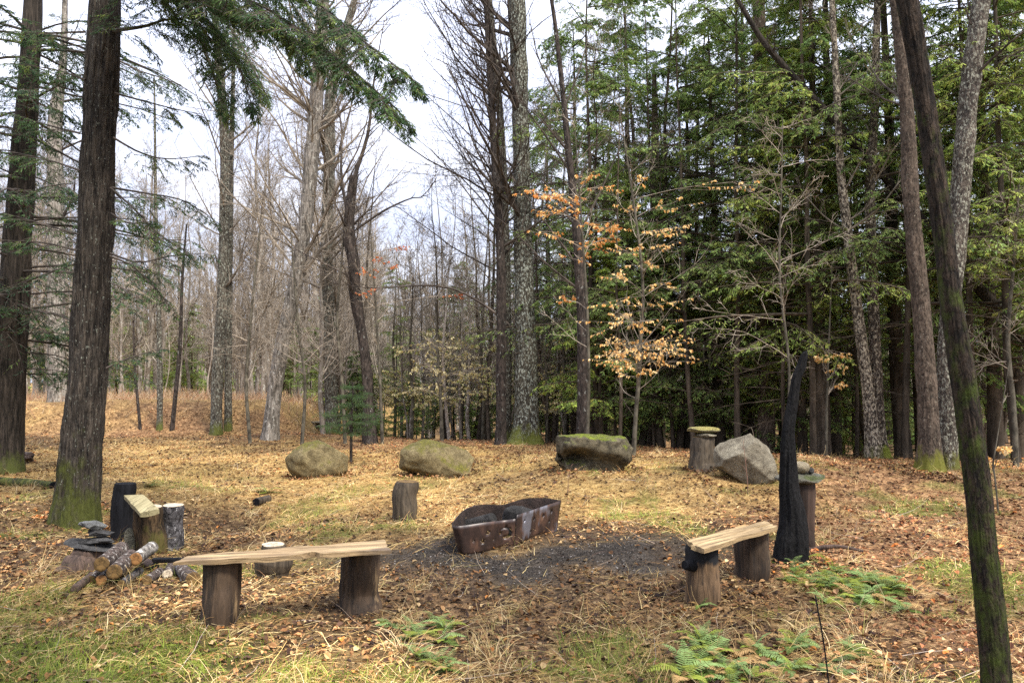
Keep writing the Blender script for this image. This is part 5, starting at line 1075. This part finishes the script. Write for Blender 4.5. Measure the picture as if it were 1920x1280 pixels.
beech('beech_sapling', 'thin sapling with a few tan leaves right of the snag', [(1548, 858, 5), (1550, 780, 5), (1552, 700, 4), (1556, 600, 3)], 15.5,
      [(1545, 665, 24, 7, 16), (1570, 690, 20, 6, 12), (1530, 672, 12, 4, 6), (1575, 722, 12, 5, 6)], PALE, 306, n1=8, L1=.9)
beech('beech_sapling', 'low sprout with drooping tan leaves at the right edge', [(1872, 930, 3), (1866, 900, 3), (1862, 870, 3), (1866, 845, 2)], 9.5,
      [(1866, 868, 8, 6, 14), (1872, 842, 12, 4, 8)], PALE, 307, n1=2, L1=.2, z0=.2, sz=.07)
for k, (pts, Y, sd, lb) in enumerate((([(470, 812, 7), (462, 720, 6), (470, 600, 5), (480, 500, 4)], 20.5, 331, 'pale twiggy sapling on the mound between two large trees'),
                          ([(566, 815, 7), (572, 720, 6), (560, 620, 5), (552, 520, 4)], 20.5, 332, 'pale twiggy sapling right of the leaning grey tree foot'),
                          ([(648, 812, 7), (640, 700, 6), (632, 600, 5), (640, 500, 4)], 20.5, 333, 'pale twiggy sapling directly behind the little fir'),
                          ([(1470, 850, 6), (1480, 700, 5), (1462, 520, 5), (1465, 360, 3)], 14.8, 313, 'whippy pale sapling rising directly behind the snag tip'),
                          ([(1905, 870, 10), (1900, 760, 9), (1890, 640, 8), (1900, 500, 6)], 13.5, 314, 'twiggy bare sapling at the right edge beyond the mossy tree'))):
    hero('sapling', lb, pts, B_SAP, Y=Y, seed=sd, n1=26, L1=2.0, z0=1.5, ext=1.5, S=10, n=40, twig=B_TWIG, m2=7, m3=5, fine=.0032, flare=.15, trop=-.01, ang=(40, 90))
for px, py, h, sd, lb in ((1402, 925, 95, 1, 'thin red brown stem standing before the grey boulder'), (1382, 900, 30, 2, 'short bare stem at the grey boulder foot'), (1063, 930, 60, 3, 'bare weed stem beyond the fire ring')):
    b = G(px, py); rng = np.random.default_rng(sd); P = grow(b[None], np.array([[.03, 0, 1.]]), np.array([h / F * b[1]]), 8, .06, .03, rng); mb = MB(); v, f = tubes(P, taper(np.array([.006]), 8, .4), 5); mb.add(v, f)
    Q, l, _ = spawn(P, np.array([h / F * b[1]]), 4, .4, 1, (25, 50), .2, rng, 4, .1, .05); v, f = tubes(Q, taper(np.full(4, .003), 4, .5), 3); mb.add(v, f)
    tag(mb.obj('dry_weed', [wood('stem_%d' % sd, (.12, .06, .04), (.25, .14, .1))], origin=b, loc=tuple(b)), lb, 'weed')

# ---- ferns
def fern_mesh(seed, n=8, L0=.34):
    rng = np.random.default_rng(seed); a = np.arange(n) / n * 6.28 + rng.uniform(-.9, .9, n); el = rng.uniform(.2, 1.2, n)
    d = np.stack([np.cos(a) * np.cos(el), np.sin(a) * np.cos(el), np.sin(el)], 1); L = L0 * rng.uniform(.7, 1.15, n)
    Q = grow(np.zeros((n, 3)) + [0, 0, .01], d, L, 10, .09, -.16, rng); Q[..., 2] = np.maximum(Q[..., 2], .015 + .02 * rng.random((n, 1)))
    mb = MB(); v, f = tubes(Q, taper(np.full(n, .0018), 10, .4), 3); mb.add(v, f, 0, (.12, .13, .03))
    M = 34; t = np.tile((np.arange(M) // 2 + .5) / (M / 2) * .92 + .07, (n, 1)); p, tg = at_t(Q, t); s_ = nrm(np.cross(tg, [0, 0, 1.])) * np.where(np.arange(M) % 2, 1, -1)[None, :, None]
    dd = nrm(s_ + tg * .35 + [0, 0, -.1] + rng.normal(0, .06, p.shape)); env = np.sin(np.pi * np.clip(t * .92 + .08, 0, 1)) ** .7 * (1.1 - .5 * t)
    LL = (L[:, None] * .26 * env).ravel(); w = nrm(np.cross(dd, [0, 0, 1.])).reshape(-1, 3) * (L0 * .021)
    p = p.reshape(-1, 3); dd = dd.reshape(-1, 3); v = np.stack([p - w * .8, p + dd * LL[:, None] * .5 - w, p + dd * LL[:, None], p + dd * LL[:, None] * .5 + w, p + w * .8], 1)
    i = np.arange(len(p))[:, None] * 5; f = np.concatenate([i + np.array([[0, 1, 3, 4]])]); c = np.repeat(np.repeat(pick([(.1, .16, .03), (.19, .27, .09), (.24, .28, .04), (.32, .2, .08)], [3, 3, 3, 1.6], n, rng), M, 0), 5, 0)
    mb.add(v.reshape(-1, 3), f, 0, c); k0 = mb.n - len(v) * 5; mb.f.append((k0 + i + np.array([[1, 2, 3]]), 0))
    return mb.mesh('fern', [M_FERN], smooth=False, cols=True)
def ferns():
    ms = [fern_mesh(1, 9, .28), fern_mesh(2, 8, .26), fern_mesh(3, 11, .23), fern_mesh(4, 8, .3)]; rng = np.random.default_rng(14)
    def put(px, py, label, group, s=1):
        g = G(px, py); o = bpy.data.objects.new('fern', ms[rng.integers(4)]); COL.objects.link(o); o.location = tuple(g); o.rotation_euler = (rng.uniform(-.1, .1), rng.uniform(-.1, .1), rng.uniform(0, 6.28)); o.scale = (s * rng.uniform(.6, 1.0),) * 3
        tag(o, label, 'fern', group)
    for k in range(38): 
        t = rng.random(); put(1462 + 215 * t + rng.normal(0, 14), 1062 + 62 * t + rng.normal(0, 17), 'green fern in the patch at the foot of the charred snag', 'ferns at the foot of the snag', .8)
    for k in range(22): put(rng.uniform(1280, 1500), rng.uniform(1195, 1285), 'green fern in the front patch left of the thin rod', 'ferns left of the thin rod', .8)
    for k in range(6): put(rng.uniform(1530, 1620), rng.uniform(1215, 1280), 'green fern in the front patch right of the thin rod', 'ferns right of the thin rod', .7)
    for k in range(8): put(rng.uniform(730, 880), rng.uniform(1170, 1205), 'low green fern in the small patch before the fire ring', 'ferns in front of the fire ring', .62)
    for k in range(5): put(rng.uniform(690, 860), rng.uniform(1228, 1270), 'fern near the front edge below the long bench', 'ferns at the front edge', .6)
    put(1357, 893, 'single fern growing between old stump and grey boulder', None, 1.1); put(1312, 1140, 'single small fern at the burnt bench leg', None, .6); put(285, 912, 'single fern beside the big mossy tree', None, .9)
    put(500, 925, 'single low fern clump below the olive boulder', None, .9)
ferns()
